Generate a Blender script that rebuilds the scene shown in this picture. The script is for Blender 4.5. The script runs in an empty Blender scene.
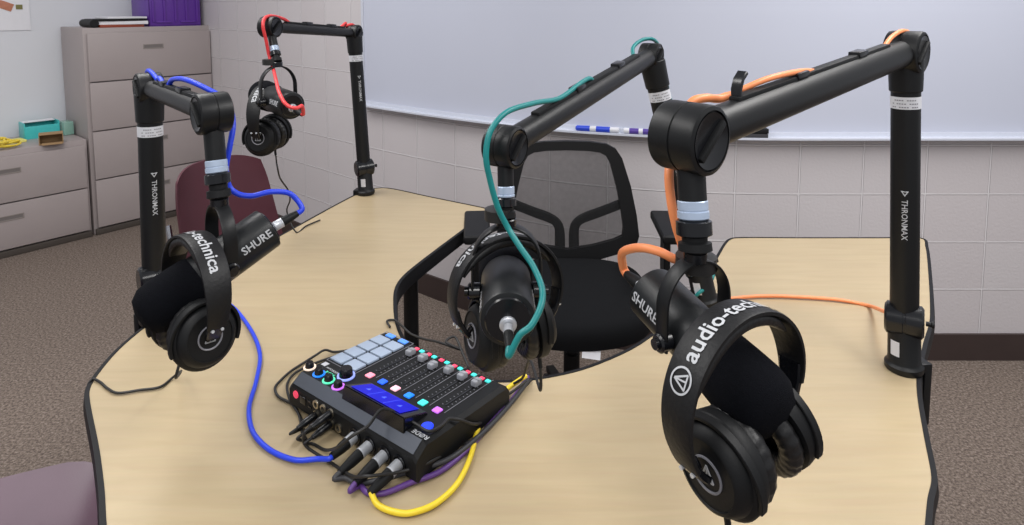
import bpy, bmesh, math, random
from mathutils import Vector, Matrix
random.seed(4)
S = bpy.context.scene
COL = S.collection
PI = math.pi
V = Vector

# ------------------------------------------------------------------ camera
FPX = 620.0; CAMH = 1.45; PITCH = math.radians(5); YC = 8 + FPX * math.tan(PITCH)
cd = bpy.data.cameras.new('camera'); cam = bpy.data.objects.new('camera', cd); COL.objects.link(cam)
cam.location = (0, 0, CAMH); cam.rotation_euler = (PI / 2 - PITCH, 0, 0)
cd.sensor_width = 36; cd.lens = FPX / 1024 * 36; cd.shift_y = -(262.5 - YC) / 1024
cd.clip_start = 0.02
S.camera = cam

def ray(px, py):
    x = (px - 512) / FPX; y = -(py - YC) / FPX
    return V((x, math.cos(PITCH) + y * math.sin(PITCH), -math.sin(PITCH) + y * math.cos(PITCH)))
def T(px, py, z=.74):
    """point of the horizontal plane z seen at a pixel of the photograph"""
    r = ray(px, py); t = (z - CAMH) / r.z
    return V((r.x * t, r.y * t, z))
def P(px, py, d):
    """point at depth d (metres along +Y) seen at a pixel of the photograph"""
    r = ray(px, py); t = d / r.y
    return V((r.x * t, d, CAMH + r.z * t))

# ------------------------------------------------------------------ materials
def lin(c):
    c = c / 255
    return c / 12.92 if c <= .04045 else ((c + .055) / 1.055) ** 2.4
def rgb(r, g, b): return (lin(r), lin(g), lin(b), 1)

def mat(name, col, rough=.5, metal=0, noise=0, nscale=40, bump=0, bscale=300, spec=.5, emit=None, estr=1, alpha=1, coat=0):
    m = bpy.data.materials.new(name); m.use_nodes = True
    nt = m.node_tree; b = nt.nodes['Principled BSDF']
    b.inputs['Base Color'].default_value = col
    b.inputs['Roughness'].default_value = rough; b.inputs['Metallic'].default_value = metal
    b.inputs['Specular IOR Level'].default_value = spec
    b.inputs['Coat Weight'].default_value = coat
    b.inputs['Alpha'].default_value = alpha
    if emit:
        b.inputs['Emission Color'].default_value = emit; b.inputs['Emission Strength'].default_value = estr
    tc = nt.nodes.new('ShaderNodeTexCoord')
    if noise:
        n = nt.nodes.new('ShaderNodeTexNoise'); n.inputs['Scale'].default_value = nscale; n.inputs['Detail'].default_value = 4
        nt.links.new(tc.outputs['Object'], n.inputs['Vector'])
        mx = nt.nodes.new('ShaderNodeMix'); mx.data_type = 'RGBA'
        mx.inputs['A'].default_value = tuple(c * (1 - noise) for c in col[:3]) + (1,)
        mx.inputs['B'].default_value = tuple(min(1, c * (1 + noise)) for c in col[:3]) + (1,)
        nt.links.new(n.outputs['Fac'], mx.inputs['Factor']); nt.links.new(mx.outputs['Result'], b.inputs['Base Color'])
    if bump:
        n2 = nt.nodes.new('ShaderNodeTexNoise'); n2.inputs['Scale'].default_value = bscale; n2.inputs['Detail'].default_value = 3
        nt.links.new(tc.outputs['Object'], n2.inputs['Vector'])
        bp = nt.nodes.new('ShaderNodeBump'); bp.inputs['Strength'].default_value = bump; bp.inputs['Distance'].default_value = .002
        nt.links.new(n2.outputs['Fac'], bp.inputs['Height']); nt.links.new(bp.outputs['Normal'], b.inputs['Normal'])
    return m

M = {}
M['black'] = mat('black_painted_metal', rgb(15, 16, 18), .42, noise=.15, nscale=20, bump=.05, spec=.35)
M['black_gloss'] = mat('black_gloss_plastic', rgb(14, 15, 19), .22)
M['black_matte'] = mat('black_matte_plastic', rgb(14, 15, 17), .55, noise=.12, nscale=30, bump=.08, spec=.3)
M['mic_body'] = mat('microphone_dark_enamel', rgb(20, 22, 24), .4, noise=.1, nscale=60, bump=.06, bscale=600, spec=.4)
M['foam'] = mat('black_foam', rgb(11, 12, 17), .95, noise=.3, nscale=250, bump=.6, bscale=900, spec=.1)
M['leather'] = mat('black_leatherette', rgb(15, 15, 17), .5, noise=.15, nscale=60, bump=.25, bscale=220, spec=.35)
M['pad'] = mat('earpad_leatherette', rgb(13, 13, 15), .45, noise=.2, nscale=50, bump=.5, bscale=120)
M['white_print'] = mat('white_print', rgb(178, 180, 184), .5)
M['grey_print'] = mat('grey_print', rgb(125, 125, 132), .5)
M['sticker'] = mat('white_sticker', rgb(205, 206, 212), .5, noise=.04, nscale=30)
M['steel'] = mat('bright_steel', rgb(205, 208, 214), .3, .45, noise=.08, nscale=80)
M['tape'] = mat('pale_blue_tape', rgb(175, 190, 212), .35, .3, noise=.12, nscale=80)
M['brass'] = mat('connector_nickel', rgb(190, 182, 165), .28, 1, noise=.1)
M['blue_cable'] = mat('blue_cable', rgb(28, 62, 215), .42, noise=.1)
M['red_cable'] = mat('red_cable', rgb(222, 62, 66), .42, noise=.1)
M['teal_cable'] = mat('teal_cable', rgb(12, 122, 122), .42, noise=.1)
M['orange_cable'] = mat('orange_cable', rgb(240, 145, 92), .42, noise=.08)
M['yellow_cable'] = mat('yellow_cable', rgb(236, 208, 48), .42, noise=.08)
M['purple_cable'] = mat('purple_cable', rgb(92, 58, 128), .42, noise=.08)
M['black_cable'] = mat('black_cable', rgb(28, 27, 27), .5, noise=.1)
M['grey_cable'] = mat('charcoal_cable', rgb(52, 52, 56), .5, noise=.1)
M['edge'] = mat('black_edge_band', rgb(17, 17, 20), .55, noise=.12, nscale=30, spec=.25)
M['cabinet'] = mat('putty_steel', rgb(162, 152, 151), .45, noise=.04, nscale=6, bump=.05)
M['pull_grey'] = mat('pull_grey', rgb(140, 132, 128), .4, noise=.05)
M['pull_dark'] = mat('pull_recess_grey', rgb(116, 110, 108), .35, noise=.1)
M['kick_dark'] = mat('dark_kick_plate', rgb(70, 63, 58), .6, noise=.1)  # dark brown-grey of the plate along the cabinet foot
M['purple_plastic'] = mat('purple_plastic', rgb(92, 48, 148), .35, noise=.1, nscale=8)
M['maroon'] = mat('maroon_plastic', rgb(82, 40, 50), .42, noise=.14, nscale=12, bump=.15)
M['mauve'] = mat('mauve_plastic', rgb(94, 71, 85), .42, noise=.16, nscale=9, bump=.15)
M['chair_black'] = mat('black_chair_plastic', rgb(14, 14, 16), .55, noise=.15, spec=.3)
M['seat_fabric'] = mat('black_seat_fabric', rgb(13, 14, 17), .9, noise=.25, nscale=200, bump=.5, bscale=500, spec=.2)
M['chrome'] = mat('chrome_leg', rgb(180, 180, 185), .2, 1, noise=.05)
M['baseboard'] = mat('dark_brown_vinyl', rgb(58, 46, 44), .5, noise=.15, nscale=15)
M['alu'] = mat('tray_aluminium', rgb(196, 200, 212), .45, 0, noise=.05)
M['whiteboard'] = mat('whiteboard_enamel', rgb(188, 192, 207), .3, noise=.025, nscale=2.5)
M['paint'] = mat('white_wall_paint', rgb(214, 216, 222), .7, noise=.02, nscale=3, bump=.1)
M['paper'] = mat('white_paper', rgb(225, 225, 230), .8, noise=.04)
M['blue_ink'] = mat('blue_marker_plastic', rgb(36, 66, 190), .4, noise=.05)
M['purple_ink'] = mat('purple_marker_plastic', rgb(78, 56, 140), .4, noise=.05)
M['teal_box'] = mat('teal_translucent_plastic', rgb(70, 190, 190), .3, noise=.08)
M['clear_teal'] = mat('pale_green_acrylic', rgb(150, 195, 180), .2, noise=.05, alpha=.6)
M['card'] = mat('brown_cardboard', rgb(158, 128, 92), .8, noise=.1, nscale=30)
M['yellow_ribbon'] = mat('yellow_ribbon', rgb(232, 206, 70), .5, noise=.1)
M['yellow_paper'] = mat('yellow_note_paper', rgb(235, 228, 130), .8, noise=.04)
M['brown_red'] = mat('rust_red_plastic', rgb(140, 62, 40), .5, noise=.2)
M['gold'] = mat('gold_foil', rgb(190, 140, 60), .3, .6, noise=.2)
M['poster_red'] = mat('poster_warm_print', rgb(186, 122, 96), .7, noise=.2)
M['poster_green'] = mat('poster_olive_print', rgb(120, 116, 70), .7, noise=.2)
M['screen'] = mat('screen_glass', rgb(4, 5, 30), .35, emit=rgb(2, 6, 225), estr=1.2, spec=.15)
M['screen_ui'] = mat('screen_icons', rgb(60, 80, 240), .3, emit=rgb(70, 95, 255), estr=1.2)
def lit(n, r, g, b, e=.55): return mat(n, rgb(r, g, b), .4, emit=rgb(r, g, b), estr=e * 1.25, noise=.03)
M['pad_lit'] = lit('pad_pale_blue', 158, 172, 192, .06)
M['l_blue'] = lit('lit_blue', 40, 100, 240); M['l_bank'] = lit('lit_sky_blue', 84, 140, 230)
M['l_pink'] = lit('lit_pink', 244, 150, 170); M['l_palepink'] = lit('lit_pale_pink', 245, 190, 205)
M['l_teal'] = lit('lit_aqua', 70, 214, 205); M['l_violet'] = lit('lit_violet', 195, 110, 230)
M['l_azure'] = lit('lit_azure', 30, 130, 245); M['l_red'] = lit('lit_rose_red', 235, 70, 100)
M['l_white'] = lit('lit_warm_white', 250, 225, 205); M['l_rec'] = lit('lit_deep_blue', 24, 60, 245)
M['l_green'] = lit('lit_mint', 90, 230, 180); M['l_lav'] = lit('lit_lavender', 150, 165, 245)
M['fader'] = mat('fader_cap_grey', rgb(150, 152, 158), .35, 0, noise=.1)
M['console_bevel'] = mat('console_slate', rgb(58, 64, 76), .45, noise=.08)

def mesh_fabric():
    m = bpy.data.materials.new('chair_mesh_fabric'); m.use_nodes = True
    nt = m.node_tree; b = nt.nodes['Principled BSDF']
    b.inputs['Base Color'].default_value = rgb(22, 22, 24); b.inputs['Roughness'].default_value = .8
    tc = nt.nodes.new('ShaderNodeTexCoord'); w = nt.nodes.new('ShaderNodeTexNoise'); w.inputs['Scale'].default_value = 60
    nt.links.new(tc.outputs['Object'], w.inputs['Vector'])
    r = nt.nodes.new('ShaderNodeMapRange'); r.inputs['To Min'].default_value = .58; r.inputs['To Max'].default_value = .68
    nt.links.new(w.outputs['Fac'], r.inputs['Value']); nt.links.new(r.outputs['Result'], b.inputs['Alpha'])
    return m
M['mesh'] = mesh_fabric()

def wood():
    m = bpy.data.materials.new('maple_laminate'); m.use_nodes = True
    nt = m.node_tree; b = nt.nodes['Principled BSDF']; b.inputs['Roughness'].default_value = .36
    tc = nt.nodes.new('ShaderNodeTexCoord'); mp = nt.nodes.new('ShaderNodeMapping')
    mp.inputs['Rotation'].default_value = (0, 0, math.radians(-8)); mp.inputs['Scale'].default_value = (1.6, 14, 1)
    nt.links.new(tc.outputs['Object'], mp.inputs['Vector'])
    n = nt.nodes.new('ShaderNodeTexNoise'); n.inputs['Scale'].default_value = 3.2; n.inputs['Detail'].default_value = 6; n.inputs['Distortion'].default_value = .6
    nt.links.new(mp.outputs['Vector'], n.inputs['Vector'])
    r = nt.nodes.new('ShaderNodeValToRGB')
    r.color_ramp.elements[0].position = .3; r.color_ramp.elements[0].color = rgb(176, 157, 125)
    r.color_ramp.elements[1].position = .72; r.color_ramp.elements[1].color = rgb(184, 166, 133)
    nt.links.new(n.outputs['Fac'], r.inputs['Fac'])
    mp2 = nt.nodes.new('ShaderNodeMapping'); mp2.inputs['Scale'].default_value = (6, 120, 1); mp2.inputs['Rotation'].default_value = (0, 0, math.radians(-8))
    nt.links.new(tc.outputs['Object'], mp2.inputs['Vector'])
    n2 = nt.nodes.new('ShaderNodeTexNoise'); n2.inputs['Scale'].default_value = 2; n2.inputs['Detail'].default_value = 3
    nt.links.new(mp2.outputs['Vector'], n2.inputs['Vector'])
    mx = nt.nodes.new('ShaderNodeMix'); mx.data_type = 'RGBA'; mx.blend_type = 'MULTIPLY'; mx.inputs['Factor'].default_value = .07
    nt.links.new(r.outputs['Color'], mx.inputs['A']); nt.links.new(n2.outputs['Color'], mx.inputs['B'])
    nt.links.new(mx.outputs['Result'], b.inputs['Base Color'])
    return m
M['wood'] = wood()

def blocks():
    m = bpy.data.materials.new('painted_concrete_block'); m.use_nodes = True
    nt = m.node_tree; b = nt.nodes['Principled BSDF']; b.inputs['Roughness'].default_value = .45
    uv = nt.nodes.new('ShaderNodeTexCoord'); mp = nt.nodes.new('ShaderNodeMapping')
    mp.inputs['Location'].default_value = (.12, .1, 0)
    nt.links.new(uv.outputs['UV'], mp.inputs['Vector'])
    br = nt.nodes.new('ShaderNodeTexBrick'); br.offset = 0; br.squash = 1
    br.inputs['Scale'].default_value = 1; br.inputs['Brick Width'].default_value = .256; br.inputs['Row Height'].default_value = .2
    br.inputs['Mortar Size'].default_value = .0042; br.inputs['Mortar Smooth'].default_value = .35
    br.inputs['Color1'].default_value = rgb(199, 194, 196); br.inputs['Color2'].default_value = rgb(196, 190, 192)
    br.inputs['Mortar'].default_value = rgb(216, 212, 214)
    nt.links.new(mp.outputs['Vector'], br.inputs['Vector'])
    nt.links.new(br.outputs['Color'], b.inputs['Base Color'])
    n = nt.nodes.new('ShaderNodeTexNoise'); n.inputs['Scale'].default_value = 90; n.inputs['Detail'].default_value = 4
    nt.links.new(uv.outputs['UV'], n.inputs['Vector'])
    ma = nt.nodes.new('ShaderNodeMath'); ma.operation = 'MULTIPLY_ADD'; ma.inputs[1].default_value = -1
    nm = nt.nodes.new('ShaderNodeMath'); nm.operation = 'MULTIPLY'; nm.inputs[1].default_value = .12
    nt.links.new(n.outputs['Fac'], nm.inputs[0]); nt.links.new(br.outputs['Fac'], ma.inputs[0]); nt.links.new(nm.outputs[0], ma.inputs[2])
    bp = nt.nodes.new('ShaderNodeBump'); bp.inputs['Strength'].default_value = 1; bp.inputs['Distance'].default_value = .009
    nt.links.new(ma.outputs[0], bp.inputs['Height']); nt.links.new(bp.outputs['Normal'], b.inputs['Normal'])
    return m
M['blocks'] = blocks()

def carpet():
    m = bpy.data.materials.new('speckled_carpet'); m.use_nodes = True
    nt = m.node_tree; b = nt.nodes['Principled BSDF']; b.inputs['Roughness'].default_value = .95; b.inputs['Specular IOR Level'].default_value = .1
    tc = nt.nodes.new('ShaderNodeTexCoord')
    n = nt.nodes.new('ShaderNodeTexNoise'); n.inputs['Scale'].default_value = 110; n.inputs['Detail'].default_value = 5; n.inputs['Roughness'].default_value = .75
    nt.links.new(tc.outputs['Object'], n.inputs['Vector'])
    r = nt.nodes.new('ShaderNodeValToRGB'); e = r.color_ramp.elements
    e[0].position = .33; e[0].color = rgb(70, 61, 56); e[1].position = .68; e[1].color = rgb(160, 147, 137)
    k = e.new(.5); k.color = rgb(116, 104, 96)
    nt.links.new(n.outputs['Fac'], r.inputs['Fac']); nt.links.new(r.outputs['Color'], b.inputs['Base Color'])
    bp = nt.nodes.new('ShaderNodeBump'); bp.inputs['Strength'].default_value = .6; bp.inputs['Distance'].default_value = .006
    nt.links.new(n.outputs['Fac'], bp.inputs['Height']); nt.links.new(bp.outputs['Normal'], b.inputs['Normal'])
    return m
M['carpet'] = carpet()

# ------------------------------------------------------------------ mesh helpers
def frame(d, up=V((0, 0, 1))):
    """rotation whose Z axis is d"""
    z = d.normalized(); x = up.cross(z)
    if x.length < 1e-4: x = V((1, 0, 0))
    x.normalize(); y = z.cross(x)
    return Matrix((x, y, z)).transposed()

class MB:
    def __init__(s): s.bm = bmesh.new()
    def box(s, c, size, rot=None, bev=0, seg=2):
        b2 = bmesh.new(); bmesh.ops.create_cube(b2, size=1)
        for v in b2.verts: v.co = V((v.co.x * size[0], v.co.y * size[1], v.co.z * size[2]))
        if bev: bmesh.ops.bevel(b2, geom=b2.edges[:], offset=bev, segments=seg, affect='EDGES', profile=.6)
        mt = Matrix.Translation(c) @ (rot.to_4x4() if rot else Matrix.Identity(4))
        b2.transform(mt); s.add(b2); return s
    def add(s, b2):
        me = bpy.data.meshes.new('tmp'); b2.to_mesh(me); b2.free(); s.bm.from_mesh(me); bpy.data.meshes.remove(me)
    def lathe(s, prof, mt=None, seg=32, sy=1.0):
        """prof = [(r, z)...] about local Z; mt places it"""
        b = s.bm; rings = []
        mt = mt or Matrix.Identity(4)
        for r, z in prof:
            if r < 1e-6: rings.append([b.verts.new(mt @ V((0, 0, z)))])
            else: rings.append([b.verts.new(mt @ V((r * math.cos(2 * PI * k / seg), sy * r * math.sin(2 * PI * k / seg), z))) for k in range(seg)])
        for a, c in zip(rings, rings[1:]):
            for k in range(seg):
                k2 = (k + 1) % seg
                f = [a[k % len(a)], a[k2 % len(a)], c[k2 % len(c)], c[k % len(c)]]
                u = []
                for v in f:
                    if v not in u: u.append(v)
                if len(u) > 2:
                    try: b.faces.new(u)
                    except ValueError: pass
        for rg, rev in ((rings[0], True), (rings[-1], False)):
            if len(rg) > 2: b.faces.new(rg[::-1] if rev else rg)
        return s
    def cyl(s, p0, p1, r0, r1=None, seg=28, bev=0, up=V((0, 0, 1))):
        d = V(p1) - V(p0); L = d.length; r1 = r0 if r1 is None else r1
        mt = Matrix.Translation(p0) @ frame(d, up).to_4x4()
        pr = [(r0, 0), (r1, L)] if not bev else [(r0 - bev, 0), (r0, bev), (r1, L - bev), (r1 - bev, L)]
        return s.lathe(pr, mt, seg)
    def prof(s, p0, d, prof, seg=32, sy=1.0):
        return s.lathe(prof, Matrix.Translation(p0) @ frame(V(d)).to_4x4(), seg, sy)
    def tube(s, pts, r, seg=8, n=6, smooth=True, taper=None):
        pts = [V(p) for p in pts]
        q = catmull(pts, n) if smooth and len(pts) > 2 else pts
        b = s.bm; rings = []; up = V((0, 0, 1)); N = len(q)
        prev = None
        for i, p in enumerate(q):
            t = (q[min(i + 1, N - 1)] - q[max(i - 1, 0)]).normalized()
            if prev is None:
                x = up.cross(t)
                if x.length < .05: x = V((1, 0, 0)).cross(t)
            else: x = prev - t * prev.dot(t)
            x.normalize(); prev = x; y = t.cross(x)
            rr = r if taper is None else r * taper(i / (N - 1))
            rings.append([b.verts.new(p + x * rr * math.cos(2 * PI * k / seg) + y * rr * math.sin(2 * PI * k / seg)) for k in range(seg)])
        for a, c in zip(rings, rings[1:]):
            for k in range(seg): b.faces.new((a[k], a[(k + 1) % seg], c[(k + 1) % seg], c[k]))
        b.faces.new(rings[0][::-1]); b.faces.new(rings[-1]); return s
    def strip(s, pts, sides, hw, th):
        """flat band along pts; sides = width directions, thickness along the band normal"""
        b = s.bm; N = len(pts); rings = []
        for i, p in enumerate(pts):
            t = (pts[min(i + 1, N - 1)] - pts[max(i - 1, 0)]).normalized()
            w = sides[i] if isinstance(sides, list) else sides
            n = t.cross(w).normalized(); h = hw(i / (N - 1)) if callable(hw) else hw; k = th(i / (N - 1)) if callable(th) else th
            ring = []
            for a, c in ((-1, -.6), (-.85, -1), (.85, -1), (1, -.6), (1, .6), (.85, 1), (-.85, 1), (-1, .6)):
                ring.append(b.verts.new(p + w * h * a + n * k * .5 * c))
            rings.append(ring)
        m = 8
        for a, c in zip(rings, rings[1:]):
            for k in range(m): b.faces.new((a[k], a[(k + 1) % m], c[(k + 1) % m], c[k]))
        b.faces.new(rings[0][::-1]); b.faces.new(rings[-1]); return s
    def poly(s, pts, z0, z1):
        b = s.bm
        lo = [b.verts.new((p[0], p[1], z0)) for p in pts]; hi = [b.verts.new((p[0], p[1], z1)) for p in pts]
        n = len(pts)
        for k in range(n): b.faces.new((lo[k], lo[(k + 1) % n], hi[(k + 1) % n], hi[k]))
        b.faces.new(lo[::-1]); b.faces.new(hi); return s
    def tris(s, verts, faces):
        vs = [s.bm.verts.new(v) for v in verts]
        for f in faces:
            try: s.bm.faces.new([vs[i] for i in f])
            except ValueError: pass
        return s

def catmull(pts, n=6, closed=False):
    out = []; N = len(pts)
    for i in range(N if closed else N - 1):
        if closed: p0, p1, p2, p3 = pts[(i - 1) % N], pts[i], pts[(i + 1) % N], pts[(i + 2) % N]
        else: p0, p1, p2, p3 = pts[max(i - 1, 0)], pts[i], pts[i + 1], pts[min(i + 2, N - 1)]
        # centripetal-ish: clamp tangents to the segment length
        L = (p2 - p1).length
        m1 = (p2 - p0) * .5; m2 = (p3 - p1) * .5
        if m1.length > L: m1 = m1.normalized() * L
        if m2.length > L: m2 = m2.normalized() * L
        for k in range(n):
            t = k / n; t2 = t * t; t3 = t2 * t
            out.append(p1 * (2 * t3 - 3 * t2 + 1) + m1 * (t3 - 2 * t2 + t) + p2 * (-2 * t3 + 3 * t2) + m2 * (t3 - t2))
    if not closed: out.append(pts[-1].copy())
    return out

ORIGIN = {}
def thing(name, label, cat, loc=(0, 0, 0), group=None):
    o = bpy.data.objects.new(name, None); COL.objects.link(o); o.location = loc
    o.empty_display_size = .05
    o['label'] = label; o['category'] = cat
    if group: o['group'] = group
    ORIGIN[o.name] = V(loc); return o
def obj(name, mb, m, parent=None, label=None, loc=None, sharp=35, recalc=True):
    bm = mb.bm
    if recalc: bmesh.ops.recalc_face_normals(bm, faces=bm.faces[:])
    o0 = ORIGIN.get(parent.name) if parent else V(loc or (0, 0, 0))
    bmesh.ops.translate(bm, verts=bm.verts[:], vec=-o0)
    me = bpy.data.meshes.new(name); bm.to_mesh(me); bm.free()
    me.shade_smooth(); me.set_sharp_from_angle(angle=math.radians(sharp))
    me.materials.append(M[m] if isinstance(m, str) else m)
    o = bpy.data.objects.new(name, me); COL.objects.link(o)
    ORIGIN[o.name] = o0
    if parent: o.parent = parent
    else: o.location = o0
    if label: o['label'] = label
    return o
def single(name, mb, m, label, cat, loc, group=None, **k):
    o = obj(name, mb, m, None, label, loc, **k); o['category'] = cat
    if group: o['group'] = group
    return o
def struct(name, mb, m, **k):
    o = obj(name, mb, m, **k); o['kind'] = 'structure'; return o
def dup(root, label, group=None):
    r = root.copy(); COL.objects.link(r); r['label'] = label
    if group: r['group'] = group
    for ch in list(root.children):
        c = ch.copy(); COL.objects.link(c); c.parent = r
        for g in ch.children:
            d = g.copy(); COL.objects.link(d); d.parent = c
    return r

def text2d(s, size, bold=.0, res=2):
    """(verts, faces) of a word, centred on its own box, x along the reading direction"""
    cu = bpy.data.curves.new('t', 'FONT'); cu.body = s; cu.size = size; cu.offset = bold * size; cu.resolution_u = res
    o = bpy.data.objects.new('t', cu); COL.objects.link(o)
    dg = bpy.context.evaluated_depsgraph_get(); dg.update()
    me = bpy.data.meshes.new_from_object(o.evaluated_get(dg))
    vs = [v.co.copy() for v in me.vertices]; fs = [tuple(p.vertices) for p in me.polygons]
    COL.objects.unlink(o); bpy.data.objects.remove(o); bpy.data.curves.remove(cu); bpy.data.meshes.remove(me)
    x0 = min(v.x for v in vs); x1 = max(v.x for v in vs); y0 = min(v.y for v in vs); y1 = max(v.y for v in vs)
    return [(v.x - (x0 + x1) / 2, v.y - (y0 + y1) / 2) for v in vs], fs, x1 - x0, y1 - y0
def refine(vs, fs, step):
    """split long text faces so they can bend"""
    b = bmesh.new(); q = [b.verts.new((x, y, 0)) for x, y in vs]
    for f in fs:
        try: b.faces.new([q[i] for i in f])
        except ValueError: pass
    bmesh.ops.triangulate(b, faces=b.faces[:], ngon_method='EAR_CLIP')
    for _ in range(4):
        es = [e for e in b.edges if e.calc_length() > step]
        if not es: break
        bmesh.ops.subdivide_edges(b, edges=es, cuts=1)
    bmesh.ops.triangulate(b, faces=b.faces[:])
    b.verts.index_update()
    r = [(v.co.x, v.co.y) for v in b.verts], [tuple(v.index for v in f.verts) for f in b.faces]
    b.free(); return r

# ------------------------------------------------------------------ setting
fl = MB(); fl.tris([(-6, -2, 0), (6, -2, 0), (6, 6.5, 0), (-6, 6.5, 0)], [(0, 1, 2, 3)]); struct('floor', fl, 'carpet')

wl = [T(1100, 138, .93), T(1024, 138, .93), T(900, 138, .93), T(800, 138, .93), T(740, 137.6, .93), T(660, 135.5, .93), T(580, 131, .93),
      T(530, 126.5, .93), T(450, 117, .93), T(368, 105, .93)]
wl = [V((p.x, p.y, 0)) for p in wl]
wl.insert(0, V((3.6, wl[0].y, 0)))
wl += [V((-1.45, 3.88, 0)), V((-2.10, 4.40, 0)), V((-2.60, 4.805, 0))]
WALL = catmull(wl, 8)
def wall_strip(mb, path, z0, z1, thick=0, uv=True):
    b = mb.bm; lay = b.loops.layers.uv.verify(); s = 0; prev = None; last = None
    for p in path:
        if last is not None: s += (p - last).length
        cur = (b.verts.new((p.x, p.y, z0)), b.verts.new((p.x, p.y, z1)), s)
        if prev:
            f = b.faces.new((prev[0], cur[0], cur[1], prev[1]))
            for l, (u, v) in zip(f.loops, ((prev[2], z0), (cur[2], z0), (cur[2], z1), (prev[2], z1))): l[lay].uv = (u, v)
        prev = cur; last = p
def offset(path, d):
    out = []
    for i, p in enumerate(path):
        t = (path[min(i + 1, len(path) - 1)] - path[max(i - 1, 0)]).normalized()
        out.append(p + V((-t.y, t.x, 0)) * d)
    return out
ROOMSIDE = 1 if (offset([V((0, 1, 0)), V((-1, 1, 0))], 1)[0].y < 1) else -1
w = MB(); wall_strip(w, WALL, 0, 2.8); struct('wall_back', w, 'blocks', recalc=False)
def thick_strip(path, z0, z1, d0, d1):
    mb = MB(); a = offset(path, ROOMSIDE * d0); c = offset(path, ROOMSIDE * d1); b = mb.bm; rings = []
    for p, q in zip(a, c): rings.append([b.verts.new((p.x, p.y, z0)), b.verts.new((q.x, q.y, z0)), b.verts.new((q.x, q.y, z1)), b.verts.new((p.x, p.y, z1))])
    for r, t in zip(rings, rings[1:]):
        for k in range(4): b.faces.new((r[k], r[(k + 1) % 4], t[(k + 1) % 4], t[k]))
    b.faces.new(rings[0]); b.faces.new(rings[-1][::-1]); return mb
struct('baseboard_back', thick_strip(WALL, 0, .112, .0005, .012), 'baseboard')

# left wall: square to the end of the block wall, behind the file cabinets
ca = math.radians(50.5); CU = V((math.cos(ca), math.sin(ca), 0)); CN = V((math.sin(ca), -math.cos(ca), 0))   # along the cabinet fronts / out of them
CB = V((-2.66, 3.85, 0))                                    # foot of the tall cabinet's front left corner
lw0 = CB - CN * .50 - CU * 2.6; lw1 = CB - CN * .50 + CU * .86
w = MB(); w.tris([lw0, lw1, lw1 + V((0, 0, 2.8)), lw0 + V((0, 0, 2.8))], [(0, 1, 2, 3)]); struct('wall_left', w, 'paint')
w = MB(); RC = Matrix((CU, -CN, V((0, 0, 1)))).transposed()
w.box((lw0 + lw1) / 2 + CN * .007 + V((0, 0, .05)), ((lw1 - lw0).length, .012, .1), RC); struct('baseboard_left', w, 'baseboard')

# whiteboard
iL = min(range(len(WALL)), key=lambda i: (WALL[i] - wl[10]).length)
WB = WALL[:iL + 1]
t = thing('whiteboard', 'long whiteboard with a grey tray rail along the block wall', 'whiteboard', (WB[0].x, WB[0].y, .93))
obj('panel', thick_strip(WB, .955, 2.15, .002, .016), 'whiteboard', t)
tr = thick_strip(WB, .925, .957, .002, .022); obj('bottom_rail', tr, 'alu', t, 'grey metal rail under the board')
obj('tray', thick_strip([p for p in WB if p.x < 3], .932, .940, .022, .058), 'alu', t, 'narrow pale grey marker tray')
e = MB(); pe = WB[-1]; tt = (WB[-1] - WB[-2]).normalized(); n = V((-tt.y, tt.x, 0)) * ROOMSIDE
e.box(pe + tt * .008 + n * .012 + V((0, 0, 1.54)), (.018, .022, 1.232), Matrix((tt, n, V((0, 0, 1)))).transposed(), .003); obj('end_trim', e, 'alu', t)

def on_tray(px):
    best = min(WB, key=lambda p: abs(512 + p.x / p.y * FPX - px)); i = WB.index(best)
    # interpolate on the path for exactness
    for a, c in zip(WB, WB[1:]):
        xa = 512 + a.x / a.y * FPX; xc = 512 + c.x / c.y * FPX
        if (xa - px) * (xc - px) <= 0: f = (px - xa) / (xc - xa); q = a.lerp(c, f); tg = (a - c).normalized(); break
    nn = V((tg.y, -tg.x, 0)); nn = nn if nn.y < 0 else -nn
    return q + nn * .041, tg, nn
def marker(pa, pb, capm, bodyside, label):
    p, tg, nn = on_tray((pa + pb) / 2); L = (pb - pa) / FPX * p.y
    p = p + V((0, 0, .940 + .0115)); r = .0115
    a = p - tg * L / 2
    t = thing('dry_erase_marker', label, 'marker', a, 'markers on the whiteboard tray')
    d = tg; A = a
    if bodyside: A = a + tg * L; d = -tg
    b = MB(); b.prof(A, d, [(r * .8, 0), (r, .002), (r, L * .66), (r * .8, L * .68)]); obj('barrel', b, 'sticker', t, 'white barrel')
    b = MB(); b.prof(A, d, [(r * .5, L * .66), (r * 1.02, L * .665), (r * .95, L * .97), (r * .6, L)]); obj('cap', b, capm, t)
    b = MB(); b.prof(A, d, [(r * .6, L * .2), (r * 1.015, L * .2), (r * 1.015, L * .52), (r * .6, L * .52)])
    lb = obj('label_band', b, capm, t)
marker(578, 622, 'blue_ink', True, 'blue capped dry erase marker at left on the whiteboard tray')
marker(626, 655, 'purple_ink', False, 'purple capped dry erase marker beside the blue one on the tray')
p, tg, nn = on_tray(752); RT = Matrix((tg, nn, V((0, 0, 1)))).transposed(); q = p - nn * .006 + V((0, 0, .940))
t = thing('whiteboard_eraser', 'dark felt whiteboard eraser lying on the tray behind the orange boom', 'eraser', q)
b = MB(); b.box(q + V((0, 0, .026)), (.125, .034, .022), RT, .006); obj('handle', b, 'black_matte', t)
b = MB(); b.box(q + V((0, 0, .0078)), (.12, .032, .015), RT, .002); obj('felt_pad', b, 'grey_cable', t, 'charcoal felt pad')

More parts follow.
